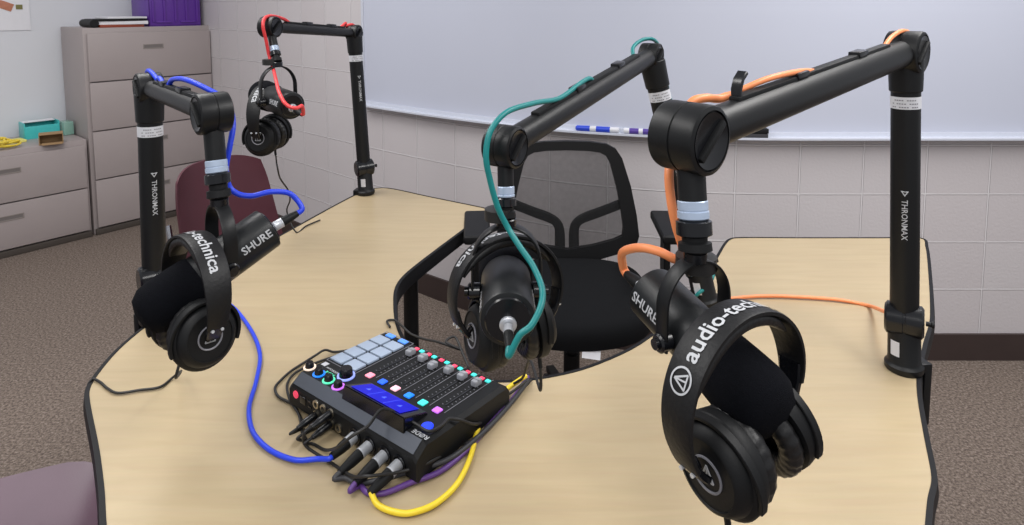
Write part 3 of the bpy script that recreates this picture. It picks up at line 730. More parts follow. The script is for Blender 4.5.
for s in (-1, 1):
    # slider bar, yoke and cup on each side
    b = MB(); e = bandpt(math.radians(112 * s))
    b.strip([e + V((s * .004, 0, .020)), e + V((0, 0, .003)), e + V((s * -.007, 0, -.010)), e + V((s * -.014, 0, -.019))], V((0, 1, 0)), lambda f: .0125 - .003 * f, .0075); sl = obj('slider', b, 'black_gloss', hp0)
    for yy in (-.0065, .0065):
        b = MB(); b.cyl(e + V((s * -.002, yy, -.003)), e + V((s * .0045, yy, -.002)), .0022, seg=12); obj('rivet', b, 'steel', sl, 'small bright rivet')
    cc = V((s * .033, 0, -.134))      # centre of the cup
    # forked arm round the cup
    b = MB(); pts = []
    for k in range(27):
        a = math.radians(-20 + 220 * k / 26); pts.append(cc + V((s * .0105, .0475 * math.cos(a), .0475 * math.sin(a) * 1.04)))
    b.strip(pts, V((1, 0, 0)), .0042, .0045); obj('cup_fork', b, 'black_matte', sl)
    b = MB(); b.tube([e + V((s * -.011, .004, -.016)), cc + V((s * .030, .010, .018)), cc + V((s * .031, .004, .010))], .0032, seg=8); obj('strap', b, 'black_gloss', sl)
    d = V((s, 0, .12)).normalized()
    b = MB(); mt = Matrix.Translation(cc) @ frame(d, V((0, 0, 1))).to_4x4()
    # frame(): local x = up x d (y axis), local y = z axis -> make the cup a little taller than wide
    b.lathe([(.030, -.004), (.0455, -.003), (.0465, .002), (.0465, .009), (.0445, .012), (.041, .014), (.0395, .019), (.0345, .0262), (.031, .0275), (.0305, .026), (.018, .0262), (0, .0262)], mt, 48, 1.06); cup = obj('ear_cup', b, 'black_matte', hp0)
    b = MB(); b.lathe([(.0172, .0255), (.0172, .0275), (.0158, .0279), (.0150, .0272), (.0150, .0255)], mt, 36); 
    obj('badge_ring', b, 'grey_print', cup, 'grey ring round the badge')
    b = MB()
    for (x0, y0, x1, y1) in ((-.007, -.006, 0, .009), (.007, -.006, 0, .009), (-.007, -.006, .007, -.006), (0, .009, 0, -.006)):
        dv = V((x1 - x0, y1 - y0)); c_ = V(((x0 + x1) / 2, (y0 + y1) / 2)); ang = math.atan2(dv.y, dv.x)
        b.box(mt @ V((c_.x, c_.y, .0268)), (dv.length, .0015, .0008), mt.to_3x3() @ Matrix.Rotation(ang, 3, 'Z'))
    obj('badge_mark', b, 'white_print', cup, 'white triangle badge')
    # pleated cushion
    b = MB(); bmx = b.bm; NU, NVv = 96, 10; rings = []
    for i in range(NU):
        u = 2 * PI * i / NU; pl = 1 + .035 * math.cos(u * 24); ring = []
        for j in range(NVv):
            v = 2 * PI * j / NVv; rr = .0325 + .0115 * math.cos(v) * pl; zz = -.0125 + .0105 * math.sin(v) * pl
            ring.append(bmx.verts.new(mt @ V((rr * math.cos(u), 1.06 * rr * math.sin(u), zz))))
        rings.append(ring)
    for i in range(NU):
        for j in range(NVv): bmx.faces.new((rings[i][j], rings[(i + 1) % NU][j], rings[(i + 1) % NU][(j + 1) % NVv], rings[i][(j + 1) % NVv]))
    obj('ear_pad', b, 'pad', cup, 'pleated black ear pad', sharp=70)
    b = MB(); b.lathe([(0, -.0062), (.026, -.0062), (.03, -.004), (.03, .001), (0, .001)], mt, 32, 1.06); obj('driver_cloth', b, 'foam', cup)
    if s < 0:
        b = MB(); b.tube([cc + V((s * .012, 0, -.047)), cc + V((s * .012, 0, -.058)), cc + V((s * .012, .001, -.066))], .0032, seg=10); obj('strain_relief', b, 'black_matte', cup)
hpB = dup(hp0, 'black headphones with white lettering hung on the blue boom microphone')
hpT = dup(hp0, 'black headphones hung on the teal boom microphone in front of the mesh chair')
hpK = dup(hp0, 'black headphones hung on the distant red boom microphone')
def place_hp(root, apex, yaw, sc, pitch=0, roll=0):
    from mathutils import Euler
    R = Matrix.Rotation(math.radians(yaw), 3, 'Z') @ Matrix.Rotation(math.radians(roll), 3, 'Y') @ Matrix.Rotation(math.radians(pitch), 3, 'X')
    root.location = apex; root.rotation_euler = R.to_euler(); root.scale = (sc,) * 3
    m = R.to_4x4(); m.translation = apex; return m @ Matrix.Scale(sc, 4)

for key, root in (('R', mic0), ('B', micB), ('T', micT), ('K', micK)): MIC[key] = place_mic(root, *MICPOS[key])
HP = {}
HP['R'] = place_hp(hp0, P(725, 317, .60), 33, 1.06, pitch=-4, roll=-12)
HP['B'] = place_hp(hpB, P(196, 236, .975), -42, 1.10, pitch=-4, roll=0)
HP['T'] = place_hp(hpT, P(503, 236, .91), 205, 1.02, pitch=10, roll=0)
HP['K'] = place_hp(hpK, P(266, 86, 1.86), 268, 1.12, pitch=0, roll=0)

# ------------------------------------------------------------------ podcast console
ua = math.radians(-36.2); KU = V((math.cos(ua), math.sin(ua), 0)); KV = V((-KU.y, KU.x, 0)); KC = V((-.200, 1.047, tz))
RK = Matrix((KU, KV, V((0, 0, 1)))).transposed()
HX, HY = .157, .116
def topz(y): return .062 - .017 * ((y + HY) / (2 * HY))          # top slopes down towards the user
def K(x, y, h=0): return KC + KU * x + KV * y + V((0, 0, topz(y) + h))
sl = math.atan2(-.017, 2 * HY); RKT = RK @ Matrix.Rotation(sl, 3, 'X')
con = thing('podcast_console', 'black podcast mixer console with lit pads, faders and a blue screen on the table', 'audio mixer', KC)
b = MB(); bmx = b.bm
prof_ = [(-HY + .004, .006), (-HY, .010), (-HY, .043), (-HY + .003, .048), (-HY + .022, topz(-HY + .022)), (HY - .012, topz(HY - .012)), (HY, topz(HY) - .008), (HY, .012), (HY - .006, .006)]
def sec(x, sh): return [bmx.verts.new(KC + KU * x + KV * (y * (1 if not sh else 1) + (0)) + V((0, 0, z - (sh if z > .03 else 0)))) for y, z in prof_]
secs = [sec(-HX, .006), sec(-HX + .007, 0), sec(HX - .007, 0), sec(HX, .006)]
for a, c in zip(secs, secs[1:]):
    for k in range(len(prof_)): k2 = (k + 1) % len(prof_); bmx.faces.new((a[k], a[k2], c[k2], c[k]))
bmx.faces.new(secs[0]); bmx.faces.new(secs[-1][::-1]); obj('chassis', b, 'black_matte', con, sharp=20)
b = MB(); a_ = [(-HY + .0028, .0480), (-HY + .0216, .0603)]
pv = []
for x in (-HX + .008, HX - .008):
    for y, z in a_: pv.append(KC + KU * x + KV * (y - .0006) + V((0, 0, z + .0008)))
mid_ = [V((0, 0, 0))]
b.tris(pv, [(0, 1, 3, 2)]); obj('rear_bevel', b, 'console_bevel', con, 'slate rear bevel strip')
for sx in (-1, 1):
    for sy in (-1, 1):
        b = MB(); b.cyl(KC + KU * sx * .13 + KV * sy * .09 + V((0, 0, .0002)), KC + KU * sx * .13 + KV * sy * .09 + V((0, 0, .008)), .012, bev=.001); obj('foot', b, 'black_cable', con)
# panel surrounding the pads, thin light outline
def kbox(x, y, sx, sy, h, m, nm, par=con, label=None, z=0, bev=.0012):
    b = MB(); b.box(K(x, y, z + h / 2), (sx, sy, h), RKT, bev); return obj(nm, b, m, par, label)
def outline(x0, x1, y0, y1, w_, m, nm):
    b = MB(); h = .0008
    for (x, y, sx, sy) in (((x0 + x1) / 2, y0, x1 - x0, w_), ((x0 + x1) / 2, y1, x1 - x0, w_), (x0, (y0 + y1) / 2, w_, y1 - y0), (x1, (y0 + y1) / 2, w_, y1 - y0)): b.box(K(x, y, h / 2), (sx, sy, h), RKT)
    return obj(nm, b, m, con)
outline(-.151, -.073, -.040, .108, .0010, 'grey_print', 'pad_outline')
for r in range(4):
    for c in range(2): kbox(-.131 + c * .0375, -.022 + r * .0315, .0325, .0275, .0045, 'pad_lit', 'sound_pad', label='pale blue lit pad', bev=.002)
for c in range(2): kbox(-.130 + c * .036, .0995, .020, .012, .003, 'l_bank', 'bank_button', label='sky blue lit button')
for x, y, m, lb in ((-.150, -.078, 'l_white', 'warm white'), (-.119, -.081, 'l_azure', 'blue'), (-.089, -.083, 'l_green', 'mint'), (-.061, -.085, 'l_violet', 'violet')):
    b = MB(); b.prof(K(x, y, 0), (0, 0, 1), [(.0085, 0), (.0112, .0006), (.0112, .0022), (.0085, .0026)], seg=24); ring = obj('level_ring', b, m, con, lb + ' lit ring under a knob')
    b = MB(); b.prof(K(x, y, .002), (0, 0, 1), [(.0082, 0), (.0076, .003), (.0068, .008), (.0056, .0095), (0, .0095)], seg=24); obj('level_knob', b, 'black_gloss', con)
b = MB(); b.prof(K(-.077, -.055, 0), (0, 0, 1), [(.011, 0), (.0158, .0008), (.0158, .003), (.012, .0034)], seg=32); obj('level_ring', b, 'l_lav', con, 'lavender lit ring under the large knob')
b = MB(); b.prof(K(-.077, -.055, .003), (0, 0, 1), [(.0125, 0), (.0118, .004), (.0112, .012), (.0098, .0138), (0, .0138)], seg=32); obj('monitor_knob', b, 'black_gloss', con, 'large black monitor knob')
# screen pod
b = MB(); bmx = b.bm
zs = lambda y: .004 + .020 * (1 - (y + .098) / .056) if y < -.042 else .004
pod = [(-.034, -.100, 0), (.116, -.100, 0), (.112, -.040, 0), (-.030, -.040, 0)]
lo = [bmx.verts.new(K(x, y, -.004)) for x, y, _ in pod]; hi = [bmx.verts.new(K(x, y, h)) for (x, y, _), h in zip([(-.031, -.0965, 0), (.113, -.0965, 0), (.109, -.042, 0), (-.027, -.042, 0)], (.021, .021, .003, .003))]
for k in range(4): bmx.faces.new((lo[k], lo[(k + 1) % 4], hi[(k + 1) % 4], hi[k]))
bmx.faces.new(lo[::-1]); bmx.faces.new(hi)
bmesh.ops.bevel(bmx, geom=bmx.edges[:], offset=.0015, segments=2, affect='EDGES'); podo = obj('screen_housing', b, 'black_gloss', con)
def SC(x, y, e=0): f = (y + .0965) / (.0545); return K(x, y, .021 + (.003 - .021) * f + e)
b = MB(); b.tris([SC(-.020, -.091, .0012), SC(.098, -.091, .0012), SC(.096, -.047, .0012), SC(-.018, -.047, .0012)], [(0, 1, 2, 3)]); so = obj('screen', b, 'screen', podo, 'glowing blue touch screen')
b = MB()
for k in range(3):
    x0 = -.012 + k * .037
    b.tris([SC(x0 + .010, -.074, .0016), SC(x0 + .018, -.074, .0016), SC(x0 + .014, -.064, .0016)], [(0, 1, 2)])
    if k: b.tris([SC(x0 - .0055, -.089, .0016), SC(x0 - .0045, -.089, .0016), SC(x0 - .0045, -.049, .0016), SC(x0 - .0055, -.049, .0016)], [(0, 1, 2, 3)])
obj('screen_icons', b, 'screen_ui', so)
# faders
fm = ['l_pink', 'l_blue', 'l_palepink', 'l_azure', 'l_teal', 'l_violet']
for k in range(6):
    x = -.047 + k * .0326
    kbox(x, -.026, .014, .014, .0032, fm[k], 'channel_button', label='colour lit channel button', bev=.002)
    b = MB(); b.box(K(x, .032, .0004), (.0026, .078, .0010), RKT); sl_ = obj('fader_slot', b, 'black_gloss', con)
    b = MB()
    for j in range(9):
        for s in (-1, 1): b.box(K(x + s * .0062, -.006 + j * .0095, .0004), (.0026, .0008, .0008), RKT)
    obj('scale_marks', b, 'grey_print', con)
    b = MB(); b.box(K(x + .0125, .042, .0004), (.0008, .130, .0008), RKT); obj('divider_line', b, 'grey_print', con)
    fy = .074 if k != 2 else .066
    b = MB(); b.box(K(x, fy, .006), (.0125, .018, .010), RKT, .0025); b.box(K(x, fy, .0115), (.0115, .003, .002), RKT, .0005); obj('fader_cap', b, 'fader', con, 'grey fader cap')
    kbox(x - .0055, .096, .0095, .0085, .0028, 'l_red', 'mute_button', label='rose red lit button', bev=.0015)
    kbox(x + .0085, .096, .0095, .0085, .0028, 'l_teal', 'solo_button', label='aqua lit button', bev=.0015)
b = MB(); b.prof(K(.134, -.068, 0), (0, 0, 1), [(.007, 0), (.0098, .001), (.0098, .003), (.007, .0036), (0, .0030)], seg=28); obj('record_button', b, 'l_rec', con, 'round blue lit record button')
def ktext(word, x, y, size, m, nm, flip=False, bold=.02, width=None):
    vs, fs, wd, ht = text2d(word, size, bold); s = -1 if flip else 1; k = (width / wd) if width else 1
    b = MB(); b.tris([K(x + s * u * k, y + s * v * k, .0006) for u, v in vs], fs); return obj(nm, b, m, con, recalc=False)
ktext('RØDE', .138, -.0875, .0125, 'white_print', 'brand_print', True, width=.032)
ktext('RØDECaster', -.112, -.058, .009, 'white_print', 'brand_print', True, width=.036)
ktext('PRO II', -.106, -.067, .006, 'l_green', 'model_print', True, width=.022)
kbox(-.140, -.052, .011, .011, .0006, 'sticker', 'logo_mark', bev=0)
# rear ports
def RP(x, z, o=0): return KC + KU * x + KV * (-HY - o) + V((0, 0, z))
b = MB(); b.prof(RP(-.137, .034), -KV, [(.0065, -.001), (.0065, .002), (.004, .0024), (0, .0024)], seg=18); obj('power_button', b, 'l_red', con, 'small red power button')
def port(x, z, sx, sz, nm): b = MB(); b.box(RP(x, z, .0), (sx, .003, sz), RK, .0008); return obj(nm, b, 'black_gloss', con)
port(-.117, .031, .016, .014, 'network_port'); port(-.098, .036, .009, .0035, 'usb_port'); port(-.098, .026, .009, .0035, 'usb_port')
for k in range(7):
    b = MB(); b.prof(RP(-.080 + (k // 2) * .0195, .038 if k % 2 else .020), -KV, [(.0075, -.001), (.0075, .002), (.0045, .0022), (.0045, -.0005), (0, -.0005)], seg=18); obj('jack_socket', b, 'brass', con, 'metal jack socket')
XLX = [.018, .058, .098, .138]
XLX = [.020, .055, .090, .122]
for x in XLX:
    b = MB(); b.prof(RP(x, .024), -KV, [(.0135, -.001), (.0135, .002), (.0105, .0024), (.0105, -.0006), (0, -.0006)], seg=26); obj('input_socket', b, 'black_gloss', con)

# ------------------------------------------------------------------ cables
def plug(mb_list, p, d, L=.058, r=.0088):
    """metal shell then tapered boot; returns the tail point"""
    a, c = mb_list; d = d.normalized()
    a.prof(p, d, [(r * .92, 0), (r, .001), (r, L * .28), (r * 1.04, L * .29), (r * 1.04, L * .33), (r * .9, L * .34)], seg=22)
    c.prof(p + d * L * .33, d, [(r * 1.0, 0), (r * 1.02, .002), (r * .95, L * .28), (r * .74, L * .54), (r * .66, L * .67), (0, L * .67)], seg=22)
    return p + d * L * .97
def cable(name, label, pts, r, m, plugs=(), cat='cable', group=None, seg=10, ties=(), n=8, taper=None, pl=.058, pr=.0088):
    t = thing(name, label, cat, pts[0], group)
    b = MB(); b.tube(pts, r, seg=seg, n=n, taper=taper); obj('cord', b, m, t, sharp=80)
    for p, d in plugs:
        a, c = MB(), MB(); plug((a, c), p, d, pl, pr); obj('plug_shell', a, 'steel', t, 'bright metal plug shell'); obj('plug_boot', c, 'black_matte', t, 'black rubber plug boot')
    for p, d, rr in ties:
        b = MB(); b.prof(p - d * .009, d, [(rr * .8, 0), (rr, .001), (rr, .017), (rr * .8, .018)], seg=18); obj('hook_strap', b, 'black_cable', t, 'black hook-and-loop strap')
    return t
MBK = [] 
def xp(x): return RP(x, .024, .001), -KV + V((0, 0, -.16))
def tail(x, L=.062): p, d = xp(x); return p + d.normalized() * L * .9
def rearplug(key):
    m = MIC[key]; p = m @ V((-.0845, 0, -.005)); d = (m.to_3x3() @ V((-1, 0, -.12))).normalized(); return p, d
cr_ = .0050
# blue
p, d = rearplug('B'); e = p + d * .0455
ahB = (tB - jB).normalized()
cable('microphone_cable', 'blue microphone cable running over the left boom and across the table to the console',
      [e, e + d * .010 + V((0, 0, .003)), P(297, 200, 1.125), P(288, 193, 1.12), P(270, 192, 1.10), P(252, 196, 1.085), P(238, 194, 1.08), P(229, 186, 1.078),
       P(226, 168, 1.078), P(230, 145, 1.085), P(233, 125, 1.10), P(230, 107, 1.12), P(222, 97, 1.12), jB.lerp(tB, .3) + V((0, 0, .044)), jB.lerp(tB, .55) + V((0, 0, .036)), jB.lerp(tB, .66) + V((0, 0, .016)), jB.lerp(tB, .78) + V((0, 0, .030)),
       P(158, 80, bB.y - .03) + V((0, 0, .0)), P(151, 72, bB.y), P(147, 72, bB.y + .03), P(147, 90, bB.y + .04), P(150, 180, bB.y + .04), P(153, 270, bB.y + .045), P(156, 300, bB.y + .05), T(165, 303, tz + .006), T(190, 299, tz + .006), T(220, 300, tz + .006), T(236, 310, tz + .006), T(252, 332, tz + .006), T(260, 355, tz + .006), T(256, 382, tz + .006),
       T(249, 408, tz + .006), T(253, 432, tz + .006), T(270, 450, tz + .006), T(295, 460, tz + .007), T(318, 459, tz + .010), tail(XLX[0], .047) - KV * .008 + V((0, 0, -.001)), tail(XLX[0], .047)],
      cr_, 'blue_cable', [(p, d), xp(XLX[0])], taper=lambda f: 1 if f < .5 else .82, pl=.046)
# red
p, d = rearplug('K'); e = p + d * .055
cable('microphone_cable', 'red microphone cable draped over the far boom arm',
      [e, e + d * .012 + V((0, 0, .004)), P(302, 106, 1.655), P(297, 108, 1.64), P(290, 107, 1.64), P(284, 102, 1.65), P(279, 92, 1.68), P(276, 80, 1.74), P(273, 68, 1.80), P(269, 55, 1.82), P(266, 40, 1.81), P(263, 26, 1.80), P(265, 18, 1.82), P(272, 16, 1.86), jK.lerp(tK, .15) + V((0, 0, .026)), jK.lerp(tK, .28),
       jK.lerp(tK, .5), jK.lerp(tK, .72), jK.lerp(tK, .88) + V((0, 0, .034)), P(345, 26, bK.y - .02), P(352, 24.5, bK.y), P(356, 29, bK.y + .03), P(356, 45, bK.y + .045), P(361, 120, bK.y + .045), P(364, 160, bK.y + .05), P(365, 180, bK.y + .05)],
      .0050, 'red_cable', [(p, d)], ties=[(P(271, 62, 1.815), V((0, 0, 1)), .024)])
# teal
p, d = rearplug('T'); e = p + d * .043
cable('microphone_cable', 'teal microphone cable looping down from the middle boom arm',
      [e, e + d * .012 + V((0, 0, -.002)), P(520, 335, .73), P(531, 326, .735), P(541, 306, .76), P(542, 288, .79), P(533, 266, .82), P(520, 247, .84), P(508, 228, .855), P(498, 208, .855),
       P(490, 180, .855), P(486, 155, .855), P(491, 130, .865), P(507, 112, .89), P(535, 103, .96), P(560, 98, 1.04), jT.lerp(tT, .46) + V((0, 0, .030)), jT.lerp(tT, .54), jT.lerp(tT, .7), jT.lerp(tT, .82) + V((0, 0, .010)), P(633, 48, bT.y - .06), P(642, 40, bT.y - .02), P(652, 39, bT.y), P(658, 45, bT.y + .04), P(661, 60, bT.y + .05),
       P(685, 160, bT.y + .05), P(709, 262, bT.y + .055), P(714, 272, bT.y + .03), P(708, 286, bT.y + .0), P(700, 292, bT.y - .03), T(688, 303, tz + .006), T(670, 312, tz + .006)],
      .0043, 'teal_cable', [(p, d)], ties=[(P(498, 214, .882), V((0, 0, 1)), .0195)], pl=.044, pr=.0066)
# orange
p, d = rearplug('R'); e = p + d * .0455
cable('microphone_cable', 'orange microphone cable over the right boom arm and along the right side of the table',
      [e, e + d * .008 + V((0, 0, .004)), P(622, 254, .81), P(630, 249, .79), P(644, 248, .765), P(660, 252, .75), P(675, 259, .745), P(684, 258, .742), P(682, 245, .742), P(676, 225, .745), P(671, 200, .75), P(669, 175, .755), P(672, 150, .775), P(684, 118, .785), P(692, 102, .79),
       P(706, 98, .80), P(722, 98, .82), jR.lerp(tR, .26) + V((0, 0, .038)), jR.lerp(tR, .44) + V((0, 0, .028)), jR.lerp(tR, .54), jR.lerp(tR, .8), P(885, 46, bR.y - .06), P(893, 36, bR.y - .03), P(903, 31, bR.y), P(910, 36, bR.y + .035), P(911, 60, bR.y + .045),
       P(909, 180, bR.y + .045), P(908, 290, bR.y + .048), P(905, 311, bR.y + .046), P(892, 314, bR.y + .05), T(870, 306, tz + .006), T(840, 300, tz + .006), T(800, 297, tz + .006), T(765, 296, tz + .006), T(735, 298, tz + .006), T(712, 302, tz + .006), T(690, 311, tz + .006)],
      .0058, 'orange_cable', [(p, d)], taper=lambda f: 1 if f < .45 else .74, pl=.046, ties=[(P(696, 262, .716), V((0, 0, 1)), .024)])
# patch leads at the console
pq = tail(XLX[1])
cable('audio_lead', 'charcoal lead curving out of the console rear and round its near corner',
      [pq, pq - KV * .012 + V((0, 0, -.004)), T(345, 478, tz + .008), T(358, 483, tz + .006), T(380, 480, tz + .010), T(410, 471, tz + .012), T(447, 460, tz + .012), T(478, 437, tz + .010), T(503, 412, tz + .008), T(519, 393, tz + .008), T(528, 380, tz + .007)], .0042, 'grey_cable', [xp(XLX[1])])
pq = tail(XLX[2])
cable('audio_lead', 'purple lead looping from the console rear round its near corner',
      [pq, pq - KV * .012 + V((0, 0, -.006)), T(360, 486, tz + .006), T(368, 493, tz + .006), T(385, 493, tz + .006), T(410, 483, tz + .006), T(441, 471, tz + .006), T(469, 448, tz + .006), T(493, 421, tz + .007), T(511, 401, tz + .006), T(528, 377, tz + .006)], .0041, 'purple_cable', [xp(XLX[2])])
pq = tail(XLX[3])
cable('audio_lead', 'yellow lead sweeping from the console rear across the table front',
      [pq, T(377, 504, tz + .006), T(391, 511, tz + .006), T(410, 513, tz + .006), T(435, 504, tz + .006), T(457, 484, tz + .006), T(470, 458, tz + .006), T(477, 432, tz + .006), T(487, 408, tz + .015), T(503, 392, tz + .013), T(518, 381, tz + .018), T(526, 376, tz + .018)], .0043, 'yellow_cable', [xp(XLX[3])])
def jackplug(k): return RP(-.080 + (k // 2) * .0195, .038 if k % 2 else .020, .002), -KV + V((0, 0, -.1))
def thin(label, jk, pts, r=.0024):
    t = thing('headphone_lead', label, 'cable', pts[0], 'thin black headphone leads at the console')
    if jk is not None:
        p, d = jackplug(jk); d = d.normalized()
        b = MB(); b.prof(p, d, [(.0062, 0), (.0066, .002), (.0066, .022), (.0055, .025), (.0036, .036), (0, .036)], seg=16); obj('jack_plug', b, 'black_gloss', t)
        b = MB(); b.prof(p - d * .002, d, [(.0045, 0), (.0045, .003), (.004, .003)], seg=14); obj('jack_collar', b, 'brass', t, 'metal collar')
        pts = [p + d * .034, p + d * .05] + pts
    b = MB(); b.tube(pts, r, seg=8, n=6); obj('cord', b, 'black_cable', t, sharp=80); return t
z4 = tz + .004
thin('thin black lead looping out from the left corner of the console', 0, [T(303, 426, z4), T(293, 405, z4), T(279, 397, z4), T(275, 388, z4), T(281, 380, z4), T(291, 371, z4), T(305, 362, z4), T(316, 355, z4 + .008), T(325, 350, z4 + .008), T(334, 352, z4), T(350, 350, z4)])
thin('thin black lead bending back along the console rear panel', 2, [T(306, 440, z4), T(302, 432, z4), T(299, 415, z4), T(290, 400, z4 + .004), T(287, 386, z4), T(291, 377, z4), T(300, 370, z4), T(318, 362, z4), T(336, 356, z4)])
thin('thin black lead lying over the console screen and record button', 4, [T(313, 444, z4), T(325, 450, z4 + .006), T(338, 447, tz + .055), T(352, 436, tz + .075), T(368, 426, tz + .082), K(.075, -.103, .024), K(.112, -.079, .006), K(.146, -.079, .005), K(.153, -.058, .005), K(.150, -.035, .005), K(.160, -.022, .001), T(474, 424, tz + .035), T(486, 420, z4), T(503, 406, z4), T(518, 394, z4), T(531, 380, z4)])
thin('thin black lead drooping under the console plugs', 5, [T(306, 446, z4), T(330, 462, z4), T(352, 476, z4 + .015), T(368, 476, z4 + .03), T(400, 472, z4 + .018), T(430, 462, z4 + .02), T(455, 447, z4), T(480, 437, z4), T(488, 424, z4), T(492, 405, z4 + .004), T(512, 392, z4 + .014), T(526, 381, z4 + .014)])
def hp_tail(key): return HP[key] @ V((-.045, .001, -.199))
e = hp_tail('B')
thin('black headphone lead trailing to the left edge of the table', None, [e, e + V((-.005, -.01, -.03)), T(181, 371, z4 + .02), T(172, 378, z4), T(160, 387, z4), T(140, 390, z4), T(118, 393, z4), T(107, 388, z4), T(100, 382, z4), T(93, 379, z4), T(92, 381, z4) + V((-.007, 0, -.006)), T(92, 381, z4) + V((-.009, .0, -.025)), T(93, 381, z4) + V((.01, .01, -.044)), T(96, 382, z4) + V((.12, .03, -.045))])
e = hp_tail('K')
thin('black headphone lead hanging down below the far headphones', None, [e, e + V((.002, 0, -.03)), P(277, 165, 1.80), P(280, 178, 1.82), P(288, 190, 1.86), P(290, 200, 1.90), P(287, 212, 1.93), T(296, 232, z4), T(306, 226, z4), T(320, 220, z4)])
e = hp_tail('R')
thin('black headphone lead dropping from the orange boom headphones', None, [e, e + V((0, 0, -.03)), e + V((.004, 0, -.10)), V((e.x + .02, e.y + .02, z4)), V((e.x + .10, e.y + .06, z4)), V((e.x + .13, e.y + .02, z4))])
e = hp_tail('T')
thin('black headphone lead tangled at the table notch behind the console', None, [e, e + V((0, .005, -.04)), P(530, 360, 1.0), T(522, 372, z4 + .03) + V((0, -.02, 0)), T(505, 388, z4 + .006), T(493, 392, z4 + .012), T(470, 376, z4 + .03), T(468, 366, z4 + .05), T(462, 352, tz + .06), T(455, 337, tz + .07), T(446, 342, tz + .068), T(462, 350, tz + .058), T(438, 342, tz + .045), T(424, 339, tz + .022), T(411, 334, tz + .012), T(402, 326, tz + .010), T(394, 320, z4), T(387, 321, z4), T(390, 327, z4)])

# ------------------------------------------------------------------ black mesh task chair
CH = V((.19, 1.98, 0)); chair = thing('task_chair', 'black mesh back task chair standing in the table notch', 'chair', CH)
yb = 2.24
def cp(px, py, off=0):
    q = P(px, py, yb); xx = (q.x - .20); dz = q.z - .72
    return V((q.x, yb + .10 * dz - .25 * xx * xx * 1.2 + off, q.z))
oh = [(567, 142), (590, 142.5), (607, 144.5), (616, 149), (622, 158), (630, 185), (635, 212), (637, 232), (634, 242), (620, 249), (595, 257), (567, 261)]
ih = [(567, 151), (588, 151.5), (600, 153), (606, 156), (610, 163), (616, 186), (620, 208), (622, 225), (621, 233), (613, 237), (592, 243), (567, 247)]
def mirror(h): return h + [(2 * 567 - x, y) for x, y in h[-2:0:-1]]
def ringmesh(o, i, th):
    b = MB(); bm = b.bm; N = len(o)
    V_ = [[bm.verts.new(cp(x, y, s)) for x, y in L] for L in (o, i) for s in (-th, th)]
    of, ob, if_, ib = V_
    for k in range(N):
        k2 = (k + 1) % N
        bm.faces.new((of[k], of[k2], if_[k2], if_[k])); bm.faces.new((ob[k], ib[k], ib[k2], ob[k2])); bm.faces.new((of[k], ob[k], ob[k2], of[k2])); bm.faces.new((if_[k], if_[k2], ib[k2], ib[k]))
    return b
b = ringmesh(mirror(oh), mirror(ih), .011); obj('back_frame', b, 'chair_black', chair, sharp=50)
b = MB(); mh = mirror([((x * .85 + X2 * .15), (y * .85 + Y2 * .15)) for (x, y), (X2, Y2) in zip(ih, oh)]); c = cp(567, 200, -.004)
ctr = b.bm.verts.new(c); vv = [b.bm.verts.new(cp(x, y, -.004)) for x, y in mh]; v2 = [b.bm.verts.new(cp(567 + (x - 567) * .5, 200 + (y - 200) * .5, -.004)) for x, y in mh]
for k in range(len(vv)): k2 = (k + 1) % len(vv); b.bm.faces.new((vv[k], vv[k2], v2[k2], v2[k])); b.bm.faces.new((v2[k], v2[k2], ctr))
obj('mesh_back', b, 'mesh', chair, 'see-through black mesh', sharp=80)
for s in (-1, 1):
    b = MB(); f = lambda x, y, o=.018: cp(567 + s * (x - 567), y, o)
    pts = catmull([f(622, 204), f(600, 213), f(582, 220), f(575, 228), f(574, 245), f(575, 262), f(575, 290)], 4)
    b.strip(pts, [V((0, -.1, 1)).normalized() if k < 9 else V((1, 0, 0)) * (-s) if k > 14 else (V((0, 0, 1)).lerp(V((-s, 0, 0)), (k - 8) / 7)).normalized() for k in range(len(pts))], .019, .016); obj('lumbar_bar', b, 'chair_black', chair, sharp=60)
b = MB(); zz = [V((.195, yb + .02, .50)), V((.195, yb + .02, .46)), V((.195, 2.15, .43)), V((.195, 1.98, .425))]
b.strip(catmull(zz, 6), V((1, 0, 0)), .05, .02); obj('back_bracket', b, 'chair_black', chair)
b = MB(); sx, sy = .255, .235; sc_ = V((.20, 1.985, .488)); seg = 48; prof = []
def sup(a, rx, ry, e=3.2):
    c, s = math.cos(a), math.sin(a); k = (abs(c) ** e + abs(s) ** e) ** (-1 / e); return rx * c * k, ry * s * k
rings = []
for f, z in ((.9, -.03), (.98, -.025), (1, 0), (1, .022), (.965, .042), (.88, .052), (.6, .053), (.3, .048)):
    rings.append([b.bm.verts.new(sc_ + V((*sup(2 * PI * k / seg, sx * f, sy * f), z - (.028 * max(0, -math.sin(2 * PI * k / seg)) ** 3 * f)))) for k in range(seg)])
for a, c in zip(rings, rings[1:]):
    for k in range(seg): b.bm.faces.new((a[k], a[(k + 1) % seg], c[(k + 1) % seg], c[k]))
b.bm.faces.new(rings[0][::-1]); b.bm.faces.new(rings[-1]); obj('seat', b, 'seat_fabric', chair, 'black upholstered seat', sharp=60)
for s in (-1, 1):
    x = .20 + s * .315
    b = MB(); b.strip(catmull([V((x, 2.02, .715)), V((x, 2.02, .60)), V((x, 2.02, .46)), V((x - s * .04, 2.02, .425)), V((x - s * .22, 2.0, .415))], 5), V((0, 1, 0)), .03, .022); ap = obj('arm_post', b, 'chair_black', chair)
    b = MB(); b.box(V((x, 1.98, .735)), (.085, .25, .03), Matrix.Rotation(s * -.06, 3, 'Z'), .012, 3); obj('arm_pad', b, 'chair_black', ap)
